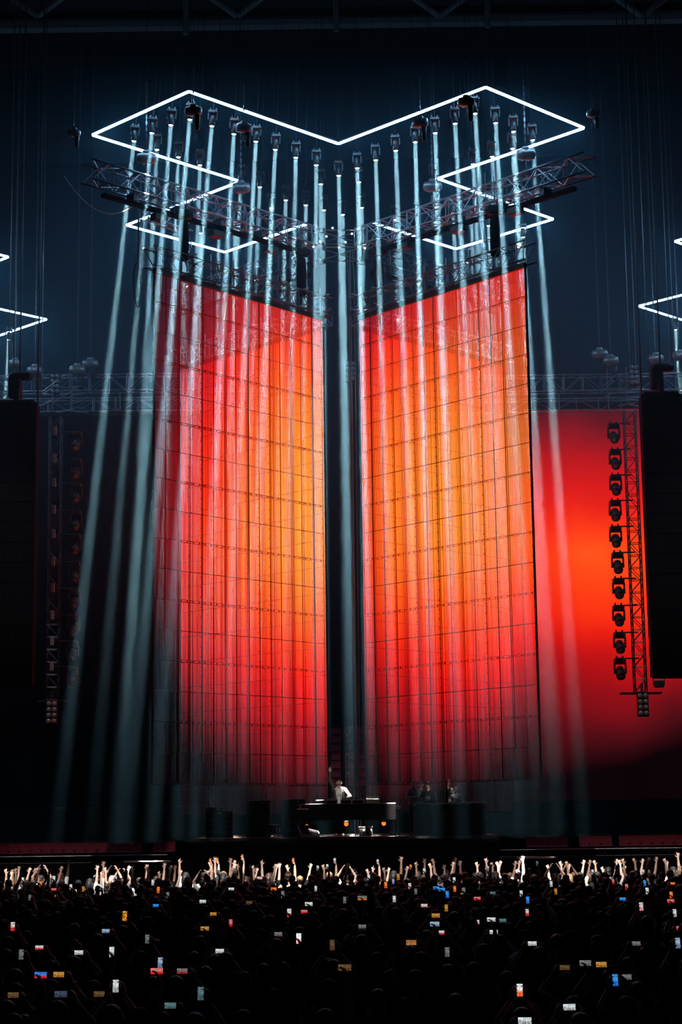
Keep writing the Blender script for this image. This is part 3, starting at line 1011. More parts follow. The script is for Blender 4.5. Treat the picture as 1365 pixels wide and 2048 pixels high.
# ================================================================== red arena seats
SEAT_BACK = MB()
_n = 6
for j in range(_n + 1):
    z = .42 + .44 * j / _n
    for i in range(_n + 1):
        u = -1 + 2 * i / _n
        SEAT_BACK.v.append((u * (.215 - .02 * (j / _n) ** 3), .02 * (1 - u * u) + .06 * j / _n - .02, z - .03 * (u ** 4) * (j == _n)))
for j in range(_n):
    for i in range(_n):
        a = j * (_n + 1) + i
        SEAT_BACK.f.append((a, a + 1, a + _n + 2, a + _n + 1))
        SEAT_BACK.mi.append(0)
SEAT_BACK.box((0, .06, .63), (.36, .05, .34))
SEAT_BACK = SEAT_BACK.mesh('backrest', MT['seat'], False)
SEAT_PAN = MB().bbox((0, -.16, .42), (.42, .40, .05), .02).mesh('seat', MT['seat'])
SEAT_LEG = MB().box((0, 0, .2), (.05, .22, .4)).box((-.235, -.08, .5), (.03, .3, .05)).mesh('bracket', MT['black'])


SEAT_GAP = MB().box((0, .03, .855), (.40, .06, .035)).mesh('gap_strip', MT['black'])  # black strip added in place of the dark gap between seat rows


def seat(loc, label, group):
    t = thing('stadium_seat', label, 'seat', loc, None, group)
    put('backrest', SEAT_BACK, t)
    put('seat', SEAT_PAN, t)
    put('bracket', SEAT_LEG, t)
    put('gap_strip', SEAT_GAP, t)
    return t


YR = 71.0
zr = atY(100, 1706, YR).z - .42
ORD = ['first', 'second', 'third', 'fourth', 'fifth', 'sixth', 'seventh', 'eighth', 'ninth', 'tenth', 'eleventh', 'twelfth', 'thirteenth', 'fourteenth', 'fifteenth', 'sixteenth']
stand = struct('floor_stand', MB().box((0, YR + 1.2, zr / 2), (44, 3.2, zr)), MT['concrete'])
for k, px in enumerate([8, 30, 52, 74, 96, 118, 140, 162, 184, 206, 228, 250, 272, 318, 340]):
    seat((atY(px, 1700, YR).x, YR, zr), 'red folding seat below the unlit wall, %s counted from the picture edge' % ORD[k], 'row of red seats below the unlit wall')
for k, px in enumerate([1064, 1084, 1106, 1126, 1170, 1192, 1214, 1250, 1272, 1294, 1316, 1338, 1360]):
    seat((atY(px, 1685, YR).x, YR, zr), 'red folding seat below the red wall, %s counted from the stage' % ORD[k], 'row of red seats below the red wall')
for a, b, py, lab in ((-20, 335, 1712, 'long pale rail before the red seats by the unlit wall'), (958, 1400, 1698, 'long pale rail before the red seats by the red wall')):
    p, q = atY(a, py, YR - 1.6), atY(b, py, YR - 1.6)
    t = thing('guard_rail', lab, 'rail', (p.x, YR - 1.6, 0))
    zz = (p.z + q.z) / 2
    part('bar', MB().cyl((0, 0, zz), (q.x - p.x, 0, zz), .022), MT['bright'], t)
    part('bar', MB().cyl((0, 0, zz - .25), (q.x - p.x, 0, zz - .25), .015), MT['darktruss'], t)
    for i in range(8):
        part('post', MB().cyl(((q.x - p.x) * i / 7, 0, 0), ((q.x - p.x) * i / 7, 0, zz), .02), MT['darktruss'], t)
for a, b, py, lab in ((248, 342, 1724, 'short white barrier bar behind the raised arms by the unlit side'), (1035, 1112, 1716, 'short white barrier bar behind the raised arms below the red wall')):
    p, q = atY(a, py, 56.2), atY(b, py, 56.2)
    t = thing('barrier', lab, 'barrier', (p.x, 56.2, 0))
    part('top_bar', MB().cyl((0, 0, p.z), (q.x - p.x, 0, p.z), .03), MT['white'], t)
    for i in range(3):
        part('upright', MB().cyl(((q.x - p.x) * i / 2, 0, 0), ((q.x - p.x) * i / 2, 0, p.z), .02), MT['darktruss'], t)
# tier of seats in the gap between the screens
tier = struct('floor_tier', MB().box((0, 84, 1.6), (6, 12, 3.2)), MT['concrete'])
for r_ in range(9):
    y = 78.4 + r_ * .62
    z = 3.4 + r_ * .40
    if r_:
        part('step', MB().box((0, y + .3, z / 2), (5.2, .62, z)), MT['concrete'], tier)
    for c in range(5):
        x = -1.14 + c * .5 + (0.12 if c > 1 else 0)
        seat((x, y, z), 'red seat in the tier behind the DJ, row %s, %s from the cap side' % (ORD[r_], ORD[c]), 'red seats seen through the gap')
for s in (-1, 1):
    tl = thing('aisle_lamp', 'small aisle pole beside the seats in the gap, %s' % ('cap side' if s < 0 else 'far side'), 'pole', (-.12 if s < 0 else 1.2, 78.0, 0), None)
    part('pole', MB().cyl((0, 0, 0), (0, 0, 7.6), .03), MT['black'], tl)
    for i in range(5):
        part('clip', MB().box((0, -.04, 3.6 + i * .8), (.07, .05, .05)), MT['bright'], tl)

# ================================================================== people
SKIN_T, SHIRT_T, LEGS_T, SHOE_T, EYE_T, LIP_T = range(6)


class Body:
    """capsules (a, b, ra, rb, tag) that are fused into one continuous skin"""

    def __init__(self):
        self.caps = []

    def cap(self, a, b, ra, rb, t):
        self.caps.append((Vector(a), Vector(b), ra, rb, t))

    def ball(self, c, r, t):
        self.caps.append((Vector(c), Vector(c) + Vector((0, 0, 1e-4)), r, r, t))

    def mesh(self, name, voxel, ratio, extra=None):
        mb = MB()
        for a, b, ra, rb, _ in self.caps:
            d = b - a
            q = d.to_track_quat('Z', 'Y')
            L = d.length
            n, vs, fs = 12, [], []
            rings = []
            for k in range(4):
                th = -math.pi / 2 + (math.pi / 2) * k / 3
                rings.append((ra * math.cos(th), ra * math.sin(th)))
            for k in range(4):
                th = (math.pi / 2) * k / 3
                rings.append((rb * math.cos(th), L + rb * math.sin(th)))
            for r_, z in rings:
                r_ = max(r_, 1e-4)
                for i in range(n):
                    t = 2 * math.pi * i / n
                    vs.append(a + q @ Vector((r_ * math.cos(t), r_ * math.sin(t), z)))
            for k in range(7):
                for i in range(n):
                    fs.append((k * n + i, k * n + (i + 1) % n, (k + 1) * n + (i + 1) % n, (k + 1) * n + i))
            fs.append(tuple(range(n - 1, -1, -1)))
            fs.append(tuple(range(7 * n, 8 * n)))
            mb.add(vs, fs)
        me = mb.mesh('tmp', [])
        o = bpy.data.objects.new('tmp', me)
        COL.objects.link(o)
        m = o.modifiers.new('r', 'REMESH')
        m.mode, m.voxel_size = 'VOXEL', voxel
        m = o.modifiers.new('s', 'SMOOTH')
        m.factor, m.iterations = .5, 2
        if ratio < 1:
            m = o.modifiers.new('d', 'DECIMATE')
            m.ratio = ratio
        dg = bpy.context.evaluated_depsgraph_get()
        out = bpy.data.meshes.new_from_object(o.evaluated_get(dg))
        bpy.data.objects.remove(o)
        bpy.data.meshes.remove(me)
        out.name = name
        n = len(out.polygons)
        cen = np.empty(n * 3)
        out.polygons.foreach_get('center', cen)
        cen = cen.reshape(-1, 3)
        best, idx = np.full(n, 1e9), np.zeros(n, int)
        for a, b, ra, rb, t in self.caps:
            A, B = np.array(a), np.array(b)
            ab = B - A
            u = np.clip(((cen - A) @ ab) / (ab @ ab), 0, 1)
            dist = np.linalg.norm(cen - (A + u[:, None] * ab), axis=1) - (ra + (rb - ra) * u)
            if t in (EYE_T, LIP_T):
                dist -= .006
            w = dist < best
            best[w], idx[w] = dist[w], t
        out.polygons.foreach_set('material_index', idx.tolist())
        out.polygons.foreach_set('use_smooth', [True] * n)
        return out


def elbow(sh, wr, up, lo, pole):
    d = wr - sh
    L = min(d.length, (up + lo) * .998)
    d.normalize()
    a = (up * up - lo * lo + L * L) / (2 * L)
    h = math.sqrt(max(0, up * up - a * a))
    p = (Vector(pole) - d * d.dot(Vector(pole))).normalized()
    return sh + d * a + p * h, sh + d * L


def add_hand(B, wr, fd, pn, side, curl=.3, spread=.12, pose=None, rr=.0098):
    """wrist, finger direction, palm normal, side +1/-1 (thumb side sign)"""
    fd, pn = Vector(fd).normalized(), Vector(pn)
    pn = (pn - fd * pn.dot(fd)).normalized()
    wx = fd.cross(pn) * side
    for k in (-.026, -.009, .009, .026):
        B.cap(wr + fd * .012 + wx * k * .8, wr + fd * .088 + wx * k, .013, .0125, SKIN_T)
    ln = (.066, .080, .086, .078)
    for i, k in enumerate((-.033, -.0115, .0115, .033)):
        cu = curl if pose is None else pose[i]
        a = wr + fd * .088 + wx * k
        d1 = (fd + wx * (k / .03) * spread + pn * cu * .5).normalized()
        m = a + d1 * ln[i] * .52
        d2 = (d1 + pn * cu * 1.3 - fd * cu * .55).normalized()
        e = m + d2 * ln[i] * .48
        B.cap(a, m, rr, rr * .95, SKIN_T)
        B.cap(m, e, rr * .95, rr * .8, SKIN_T)
    a = wr + fd * .03 + wx * .03
    m = a + (wx * .75 + fd * .6 + pn * .2).normalized() * .045
    e = m + (fd * .9 + wx * .3 + pn * (.3 + curl * .4)).normalized() * .036
    B.cap(a, m, rr * 1.2, rr * 1.1, SKIN_T)
    B.cap(m, e, rr * 1.1, rr * .85, SKIN_T)


def make_body(hands, long_sleeve=False, head_tilt=0.0, lean=0.0, female=False, hand_args=(None, None), voxel=.0115, ratio=.3, name='person', face=True, legs=True):
    """faces +Y; hands = two tuples (wrist, finger dir, palm normal, elbow pole)"""
    B = Body()
    sw = .155 if female else .175
    # trunk
    B.cap((-.045, lean, 1.30), (.045, lean, 1.30), .118, .118, SHIRT_T)
    for s in (-1, 1):
        B.cap((s * .06, lean, 1.34), (s * .085, lean * .6, 1.12), .098, .085, SHIRT_T)
        B.cap((s * .055, lean * .5, 1.12), (s * .06, 0, .97), .088, .098, SHIRT_T)
        B.cap((s * .03, lean, 1.435), (s * sw, lean, 1.40), .058, .062, SHIRT_T)
        B.cap((s * .03, lean, 1.47), (s * .13, lean, 1.43), .035, .04, SHIRT_T)
    B.cap((0, lean * .5, 1.15), (0, 0, .95), .10, .105, SHIRT_T)
    if legs:
        for s in (-1, 1):
            B.cap((s * .085, 0, .92), (s * .095, .01, .50), .093, .062, LEGS_T)
            B.cap((s * .095, .01, .50), (s * .10, -.01, .10), .060, .042, LEGS_T)
            B.cap((s * .10, -.02, .05), (s * .115, .12, .035), .045, .036, SHOE_T)
    # neck and head
    nb = Vector((0, lean, 1.45))
    hq = Matrix.Rotation(head_tilt, 3, 'X')
    hp = nb + Vector((0, .015, .07))

    def H(x, y, z):
        return hp + hq @ Vector((x, y, z))
    B.cap(nb, H(0, 0, .03), .056, .053, SKIN_T)
    B.cap(H(0, -.012, .135), H(0, .015, .115), .084, .078, SKIN_T)
    B.cap(H(0, -.02, .165), H(0, .03, .16), .080, .072, SKIN_T)
    B.cap(H(-.018, .045, .045), H(.018, .045, .045), .045, .045, SKIN_T)
    B.cap(H(0, .06, .09), H(0, .055, .04), .048, .038, SKIN_T)
    if face:
        B.cap(H(0, .096, .128), H(0, .112, .090), .010, .015, SKIN_T)
        for s in (-1, 1):
            B.ball(H(s * .032, .088, .128), .0125, EYE_T)
            B.cap(H(s * .020, .094, .146), H(s * .046, .082, .148), .008, .007, EYE_T)
            B.cap(H(s * .083, -.005, .135), H(s * .081, -.002, .095), .016, .012, SKIN_T)
        B.cap(H(-.02, .096, .056), H(.02, .096, .056), .009, .009, LIP_T)
    head = (H(0, -.014, .155), hq)
    wr_out = []
    for i, (wr, fd, pn, pole) in enumerate(hands):
        s = -1 if i == 0 else 1
        wr = Vector(wr)
        sh = Vector((s * sw, lean, 1.40))
        raise_ = max(0, min(1, (wr.z - 1.3) / .6))
        sh.z += .05 * raise_
        sh.x -= s * .02 * raise_
        el, wr = elbow(sh, wr, .29, .255, pole)
        B.cap((s * .08, lean, 1.40), sh, .075, .066, SHIRT_T)
        mid = sh.lerp(el, .62)
        if long_sleeve:
            B.cap(sh, el, .062, .050, SHIRT_T)
            B.cap(el, el.lerp(wr, .95), .049, .036, SHIRT_T)
        else:
            B.cap(sh, mid, .064, .056, SHIRT_T)
        B.cap(sh, el, .050, .041, SKIN_T)
        B.cap(el, el.lerp(wr, .35), .040, .041, SKIN_T)
        B.cap(el.lerp(wr, .3), wr, .040, .027, SKIN_T)
        kw = hand_args[i] or {}
        add_hand(B, wr, fd, pn, kw.pop('side', s) if kw else s, **kw)
        wr_out.append(wr)
    return B.mesh(name, voxel, ratio), head, wr_out


def hair_mesh(head, style, m):
    c, q = head
    mb = MB()
    q = q.to_4x4().to_3x3()
    if style == 'short':
        mb.ellipsoid(c + q @ Vector((0, -.016, .012)), (.090, .100, .093), 26, 16, rot=q)
    elif style == 'long':
        mb.ellipsoid(c + q @ Vector((0, -.020, .012)), (.096, .104, .098), 26, 16, rot=q)
        mb.tube([c + Vector((0, -.06, .03)), c + Vector((0, -.085, -.08)), c + Vector((0, -.10, -.20)), c + Vector((0, -.10, -.34)), c + Vector((0, -.09, -.42))], [.075, .088, .085, .07, .02], 12)
        for s in (-1, 1):
            mb.tube([c + Vector((s * .07, -.03, .02)), c + Vector((s * .088, -.04, -.10)), c + Vector((s * .08, -.06, -.26))], [.03, .036, .015], 8)
    elif style == 'bun':
        mb.ellipsoid(c + q @ Vector((0, -.016, .010)), (.091, .100, .093), 26, 16, rot=q)
        mb.ellipsoid(c + q @ Vector((0, -.07, .10)), (.05, .05, .045), 12, 8)
    elif style == 'cap':
        mb.ellipsoid(c + q @ Vector((0, -.008, .022)), (.094, .108, .085), 16, 10, rot=q)
        mb.ellipsoid(c + q @ Vector((0, .11, .012)), (.075, .075, .010), 14, 6, rot=q)
    if style != 'cap':
        rr = random.Random(len(mb.v) + int(c.z * 999))
        ph = [rr.uniform(0, 6) for _ in range(4)]
        nv = []
        for v in mb.v:
            d = Vector(v) - c
            a = math.atan2(d.y, d.x)
            k = 1 + .045 * math.sin(5 * a + ph[0] + 9 * d.z / .1) + .035 * math.sin(11 * a + ph[1]) + rr.uniform(-.035, .035)
            nv.append(tuple(c + Vector((d.x * k, d.y * k, d.z * (1 + .03 * math.sin(4 * a + ph[2]))))))
        mb.v = nv
    return mb.mesh('hair' if style != 'cap' else 'cap', m, True)


PM = dict(
    skin=[mat('skin_light', (.55, .36, .28), .55, var=.08), mat('skin_tan', (.40, .24, .17), .55, var=.08), mat('skin_dark', (.16, .085, .055), .55, var=.08)],
    eye=mat('dark_eye', (.02, .015, .012), .3), lip=mat('lip', (.30, .12, .10), .5),
    jeans=mat('dark_jeans', (.02, .025, .045), .9), shoe=mat('dark_shoe', (.02, .02, .02), .7),
)
SHIRTS = {'black': (.012, .012, .014), 'white': (.78, .78, .76), 'grey': (.22, .22, .24), 'navy': (.015, .02, .06), 'wine red': (.22, .02, .03), 'olive': (.10, .10, .05),
          'cream': (.60, .52, .40), 'charcoal': (.04, .04, .045)}
SHIRTM = {k: mat('shirt_' + k.replace(' ', '_'), v, .9, var=.12, spec=.15) for k, v in SHIRTS.items()}
HAIRM = {'black': mat('hair_black', (.012, .010, .009), .6, scale=40, var=.5), 'brown': mat('hair_brown', (.06, .032, .018), .45), 'blond': mat('hair_blond', (.36, .24, .12), .45)}
CAPM = {'white': mat('cap_white', (.7, .7, .68), .8), 'dark': mat('cap_dark', (.015, .015, .02), .8)}

UPV = (0, 0, 1)
POSES = {
    'both arms raised': dict(hands=[((-.34, .06, 1.93), (-.25, .05, 1), (0, 1, 0), (-1, -.1, -.3)), ((.32, .08, 1.97), (.22, .05, 1), (0, 1, 0), (1, -.1, -.3))]),
    'one arm raised high': dict(hands=[((-.27, .12, 1.0), (0, .4, -1), (1, 0, 0), (-1, -.5, 0)), ((.20, .10, 2.02), (.06, .08, 1), (0, 1, 0), (1, -.2, 0))],
                                hand_args=(None, dict(curl=.15, spread=.25))),
    'a fist and finger pointing up': dict(hands=[((-.22, .06, 2.00), (-.12, .05, 1), (0, 1, 0), (-1, -.2, 0)), ((.26, .16, 1.05), (0, .5, -1), (-1, 0, 0), (1, -.5, 0))],
                                          hand_args=(dict(curl=.9, spread=.02, pose=(1.3, 1.2, 1.2, .05)), None)),
    'hands joined in a ring overhead': dict(hands=[((-.14, .05, 1.93), (.55, 0, 1), (1, .2, -.4), (-1, 0, .1)), ((.14, .05, 1.93), (-.55, 0, 1), (-1, .2, -.4), (1, 0, .1))]),
    'arms lowered': dict(hands=[((-.25, .10, .92), (0, .15, -1), (1, 0, 0), (-1, -.6, 0)), ((.25, .12, .94), (0, .2, -1), (-1, 0, 0), (1, -.6, 0))]),
    'holding up a phone with both hands': dict(hands=[((-.085, .36, 1.80), (.15, .1, 1), (1, .3, 0), (-1, -.3, -.4)), ((.085, .36, 1.80), (-.15, .1, 1), (-1, .3, 0), (1, -.3, -.4))], phone=(0, .375, 1.90),
                                               hand_args=(dict(curl=.5), dict(curl=.5))),
    'holding up a phone at arm length': dict(hands=[((-.27, .12, 1.0), (0, .4, -1), (1, 0, 0), (-1, -.5, 0)), ((.19, .24, 1.97), (-.2, .12, 1), (-1, .4, 0), (1, -.2, -.1))], phone=(.15, .265, 2.075),
                                             hand_args=(None, dict(curl=.55))),
    'holding a phone sideways in both hands': dict(hands=[((-.145, .35, 1.70), (.35, .2, 1), (1, .3, 0), (-1, -.1, -.7)), ((.145, .35, 1.70), (-.35, .2, 1), (-1, .3, 0), (1, -.1, -.7))], phone=(0, .39, 1.79),
                                            hand_args=(dict(curl=.5), dict(curl=.5))),
}
TEMPL = {}
for k, d in POSES.items():
    kw = {a: b for a, b in d.items() if a != 'phone'}
    hs = kw.pop('hands')
    me, head, _ = make_body(hs, name='person', **kw)
    for m in (PM['skin'][0], SHIRTM['black'], PM['jeans'], PM['shoe'], PM['eye'], PM['lip']):
        me.materials.append(m)
    TEMPL[k] = dict(me=me, phone=d.get('phone'), hair={st: hair_mesh(head, st, None) for st in ('short', 'long', 'bun', 'cap')})
rng = random.Random(11)
_hairs = {}
USED = {}


def zone(px, y):
    zs = ((85, 'below the speaker array by the unlit wall'), (285, 'below the unlit wall'), (440, 'below the dim screen edge'), (590, 'below the dim screen'),
          (690, 'below the DJ booth'), (800, 'below the keyboard desk'), (930, 'below the stage onlookers'), (1090, 'below the bright screen edge'),
          (1250, 'below the red wall'), (9999, 'below the speaker array by the red wall'))
    zn = next(n for lim, n in zs if px < lim)
    dp = 'front row' if y > 51.8 else 'second rows' if y > 49 else 'middle rows' if y > 42 else 'rear middle rows' if y > 33 else 'dark rear rows' if y > 24 else 'nearest dark rows'
    return dp, zn


def project_x(x, y):
    return CX + 12 + 8 + x / y * F


def person(pose, loc, rz, scale, shirt, skin, hair, hcol, px):
    T = TEMPL[pose]
    dp, zn = zone(px, loc[1])
    hw = {'short': 'short %s hair' % hcol, 'long': 'long %s hair' % hcol, 'bun': '%s hair bun' % hcol, 'cap': '%s cap' % ('white' if hcol == 'blond' else 'dark')}[hair]
    lab = '%s, %s, %s, %s %s' % (shirt, hw, pose, dp, zn)
    lab = 'person in %s with %s, %s, %s, %s' % (shirt, hw, pose.replace('holding up', 'lifting').replace('a fist and finger', 'finger'), dp, zn.replace('the ', ''))
    w = lab.replace(',', '').split()
    if len(w) > 16:
        lab = 'person, %s shirt, %s, %s, %s, %s' % (shirt, hw, pose.replace('holding up a phone', 'phone').replace('holding a phone', 'phone').replace('a fist and finger', 'finger').replace(' overhead', ''), dp.replace(' rows', ''), zn.replace('the ', ''))
    while len(lab.replace(',', '').split()) > 16:
        lab = ' '.join(lab.split()[:-1])
    o = put('person', T['me'], None, loc, (0, 0, rz))
    o.scale = (scale,) * 3
    tag(o, lab, 'person', 'concert crowd')
    for i, m in ((0, PM['skin'][skin]), (1, SHIRTM[shirt])):
        o.material_slots[i].link = 'OBJECT'
        o.material_slots[i].material = m
    hm = CAPM['white' if hcol == 'blond' else 'dark'] if hair == 'cap' else HAIRM[hcol]
    key = (pose, hair, hm.name)
    if key not in _hairs:
        me = T['hair'][hair].copy()
        me.materials.clear()
        me.materials.append(hm)
        _hairs[key] = me
    put('cap' if hair == 'cap' else 'hair', _hairs[key], o)
    USED[o.name] = 1
    return o


def look(r, front):
    shirt = r.choices(['black', 'white', 'grey', 'navy', 'wine red', 'olive', 'cream', 'charcoal'], [5, 5 if front else 1.2, 2, 2, 1, 1, 2 if front else .5, 3])[0]
    return shirt, r.choices([0, 1, 2], [5, 3, 2])[0], r.choices(['short', 'long', 'bun', 'cap'], [6, 4, 1, 1.5])[0], r.choices(['black', 'brown', 'blond'], [5, 4, 1])[0]


# ---- phones: (x, y, width, height in the photograph, colour of the picture on it)
PHONES = [
    (26, 1853, 10, 17, 'white and red'), (43, 1909, 12, 18, 'grey'), (79, 1895, 14, 10, 'white and red'), (82, 1950, 24, 13, 'blue and red'), (118, 1949, 12, 7, 'gold'),
    (122, 1988, 22, 11, 'dim blue'), (27, 1990, 10, 8, 'dim gold'), (199, 1988, 20, 9, 'dim gold'), (232, 1972, 14, 18, 'white'), (224, 1904, 9, 12, 'white'),
    (295, 1878, 13, 13, 'grey'), (321, 1925, 12, 15, 'pale blue'), (314, 1942, 24, 11, 'red'), (365, 1942, 20, 10, 'grey and red'), (402, 1987, 14, 14, 'dim teal'),
    (341, 2011, 15, 12, 'dim teal'), (406, 1803, 13, 9, 'white'), (410, 1857, 10, 8, 'gold'), (440, 1902, 11, 10, 'white'), (427, 1828, 9, 7, 'gold'), (107, 1792, 9, 7, 'gold'),
    (108, 1779, 10, 5, 'red'), (167, 1778, 7, 10, 'gold'), (142, 1774, 6, 6, 'white'), (46, 1760, 6, 10, 'white'), (82, 1768, 6, 9, 'orange'), (108, 1758, 7, 12, 'white'),
    (306, 1765, 6, 11, 'white'), (317, 1780, 4, 12, 'orange'), (203, 1774, 6, 6, 'white'), (232, 1757, 6, 10, 'pale blue'), (435, 1720, 6, 8, 'orange'), (421, 1721, 6, 6, 'orange'),
    (437, 1745, 6, 9, 'dim teal'), (312, 1811, 6, 5, 'blue'), (336, 1790, 6, 8, 'grey'), (60, 1795, 6, 6, 'grey'),
    (463, 1778, 11, 6, 'white'), (548, 1778, 8, 6, 'orange'), (632, 1777, 6, 9, 'white'), (566, 1789, 7, 9, 'grey'), (579, 1826, 8, 9, 'white and red'), (609, 1823, 10, 8, 'red'),
    (618, 1808, 9, 5, 'white'), (499, 1805, 8, 7, 'dim gold'), (462, 1846, 8, 9, 'red'), (598, 1877, 13, 20, 'bright white and pink'), (557, 1868, 10, 5, 'grey'), (725, 1853, 15, 9, 'grey'),
    (823, 1885, 20, 10, 'dull orange'), (725, 1796, 18, 9, 'grey and orange'), (789, 1798, 7, 10, 'white'), (849, 1811, 10, 8, 'white and pink'), (872, 1831, 16, 10, 'gold'),
    (870, 1848, 15, 9, 'pale blue'), (881, 1865, 16, 8, 'white and red'), (893, 1816, 9, 10, 'gold'), (895, 1789, 6, 13, 'blue'), (873, 1776, 7, 6, 'blue'), (884, 1779, 7, 6, 'blue'),
    (772, 1770, 7, 12, 'orange'), (787, 1763, 6, 9, 'pale blue'), (820, 1772, 6, 8, 'white and pink'), (832, 1783, 9, 11, 'grey'), (738, 1755, 5, 8, 'white'), (797, 1754, 6, 12, 'gold'),
    (485, 1713, 6, 8, 'orange'), (587, 1721, 5, 9, 'orange'), (670, 1721, 5, 9, 'white'), (655, 1733, 6, 9, 'white'), (636, 1736, 5, 9, 'white'), (520, 1756, 12, 6, 'white and pink'),
    (849, 1742, 5, 9, 'white'), (756, 1723, 5, 8, 'white'), (822, 1734, 5, 9, 'orange'), (895, 1904, 6, 8, 'grey'), (665, 1890, 8, 8, 'dim gold'), (690, 1800, 6, 8, 'grey'),
    (910, 1778, 8, 8, 'orange'), (909, 1760, 6, 8, 'white'), (922, 1792, 5, 8, 'orange'), (928, 1782, 8, 10, 'grey'), (955, 1797, 8, 5, 'red'), (951, 1844, 16, 10, 'white and pink'),
    (983, 1839, 9, 6, 'white'), (1006, 1841, 9, 7, 'dim teal'), (988, 1864, 9, 8, 'white'), (986, 1786, 8, 5, 'dim teal'), (1043, 1787, 6, 11, 'white'), (1056, 1800, 8, 13, 'blue'),
    (1055, 1825, 9, 12, 'white and red'), (1065, 1887, 11, 8, 'white'), (1112, 1783, 6, 11, 'gold'), (1103, 1768, 7, 11, 'white'), (1283, 1813, 10, 16, 'white and pink'),
    (1290, 1766, 6, 11, 'blue'), (1254, 1774, 5, 8, 'red'), (1346, 1767, 9, 6, 'orange'), (1343, 1790, 6, 8, 'orange'), (1342, 1802, 8, 5, 'red'), (1246, 1798, 7, 5, 'blue'),
    (1295, 1782, 5, 10, 'white'), (1350, 1826, 7, 9, 'white'), (1361, 1856, 7, 6, 'red'), (1356, 1886, 10, 17, 'pale blue'), (1273, 1887, 9, 8, 'grey'), (1203, 1929, 12, 9, 'gold'),
    (1231, 1960, 15, 18, 'blue'), (1253, 1954, 20, 7, 'grey'), (1130, 1935, 19, 9, 'dim gold'), (1171, 1926, 15, 6, 'grey'), (1040, 1980, 14, 16, 'white and orange'),
    (1139, 2014, 16, 9, 'white'), (1050, 2041, 14, 8, 'white'), (1186, 1744, 5, 9, 'white'), (1227, 1763, 7, 7, 'red'), (1287, 1744, 5, 8, 'white'), (975, 1741, 6, 7, 'dim teal'),
    (1075, 1727, 5, 7, 'dim teal'), (250, 1832, 15, 22, 'amber dotted'), (212, 1862, 8, 6, 'pale blue'), (690, 1935, 8, 6, 'dim gold'), (158, 1905, 7, 5, 'white'),  # the amber dotted entry is some LED device, built as a phone
]
PCOL = {  # (upper colour, lower colour, strength)
    'white': ((.85, .92, .95), (.5, .5, .5), .9), 'grey': ((.30, .32, .34), (.2, .2, .2), .6), 'white and red': ((.8, .8, .8), (.9, .03, .03), .9), 'blue and red': ((.04, .25, .9), (.9, .02, .03), .9),
    'gold': ((.75, .36, .07), (.5, .2, .03), .8), 'dim gold': ((.3, .18, .08), (.25, .1, .04), .45), 'dim blue': ((.12, .15, .25), (.08, .1, .2), .5), 'pale blue': ((.45, .62, .8), (.2, .3, .5), .8),
    'red': ((.8, .25, .25), (.95, .02, .02), .9), 'grey and red': ((.35, .3, .3), (.6, .05, .05), .6), 'dim teal': ((.18, .34, .36), (.1, .2, .22), .6), 'orange': ((1., .28, .04), (.9, .1, .02), 1.0),
    'bright white and pink': ((.85, .92, 1.), (1., .45, .45), 1.3), 'dull orange': ((.5, .18, .05), (.6, .25, .08), .8), 'grey and orange': ((.3, .25, .22), (.8, .2, .04), .7),
    'white and pink': ((.85, .75, .78), (.9, .35, .35), .9), 'blue': ((.05, .40, 1.), (.02, .2, .8), .9), 'white and orange': ((.9, .9, .9), (1., .16, .03), 1.1), 'amber dotted': ((1., .4, .03), (1., .3, .02), 1.3),
}


def phone_mat(name, up, lo, st):
    m, nt = new_mat('phone_picture_' + name.replace(' ', '_'))
    N, L = nt.nodes, nt.links
    tc = N.new('ShaderNodeTexCoord')
    sp = N.new('ShaderNodeSeparateXYZ')
    L.new(tc.outputs['Generated'], sp.inputs[0])
    rp = N.new('ShaderNodeValToRGB')
    rp.color_ramp.elements[0].position, rp.color_ramp.elements[1].position = .32, .55
    rp.color_ramp.elements[0].color, rp.color_ramp.elements[1].color = (*lo, 1), (*up, 1)
    L.new(sp.outputs['Z'], rp.inputs[0])
    wv = N.new('ShaderNodeTexVoronoi' if name == 'amber dotted' else 'ShaderNodeTexNoise')
    wv.inputs['Scale'].default_value = 6
    mp = N.new('ShaderNodeMapping')
    mp.inputs['Scale'].default_value = (2.2, 1, .5) if name != 'amber dotted' else (.5, 0, 1)
    L.new(tc.outputs['Generated'], mp.inputs[0])
    L.new(mp.outputs[0], wv.inputs['Vector'])
    mr = N.new('ShaderNodeMapRange')
    mr.inputs['From Min'].default_value, mr.inputs['From Max'].default_value = (.35, .65) if name != 'amber dotted' else (.5, .3)
    mr.inputs['To Min'].default_value, mr.inputs['To Max'].default_value = .25 * st, 1.25 * st
    L.new(wv.outputs[0], mr.inputs[0])
    e = N.new('ShaderNodeEmission')
    L.new(rp.outputs[0], e.inputs[0])
    L.new(mr.outputs[0], e.inputs[1])
    out = N.new('ShaderNodeOutputMaterial')
    L.new(e.outputs[0], out.inputs[0])
    m.cycles.emission_sampling = 'NONE'
    return m


PHM = {k: phone_mat(k, *v) for k, v in PCOL.items()}
PH_BODY = {o: MB().bbox((0, 0, 0), (w, h, .009), .003, rot=Matrix.Rotation(math.pi / 2, 3, 'X')).mesh('body', MT['black']) for o, w, h in (('p', .076, .155), ('l', .155, .076))}
PH_SCR = {}
PH_CAM = MB().cyl((0, .004, 0), (0, .009, 0), .008, n=10).mesh('camera_lens', MT['black'])
PLACED = []


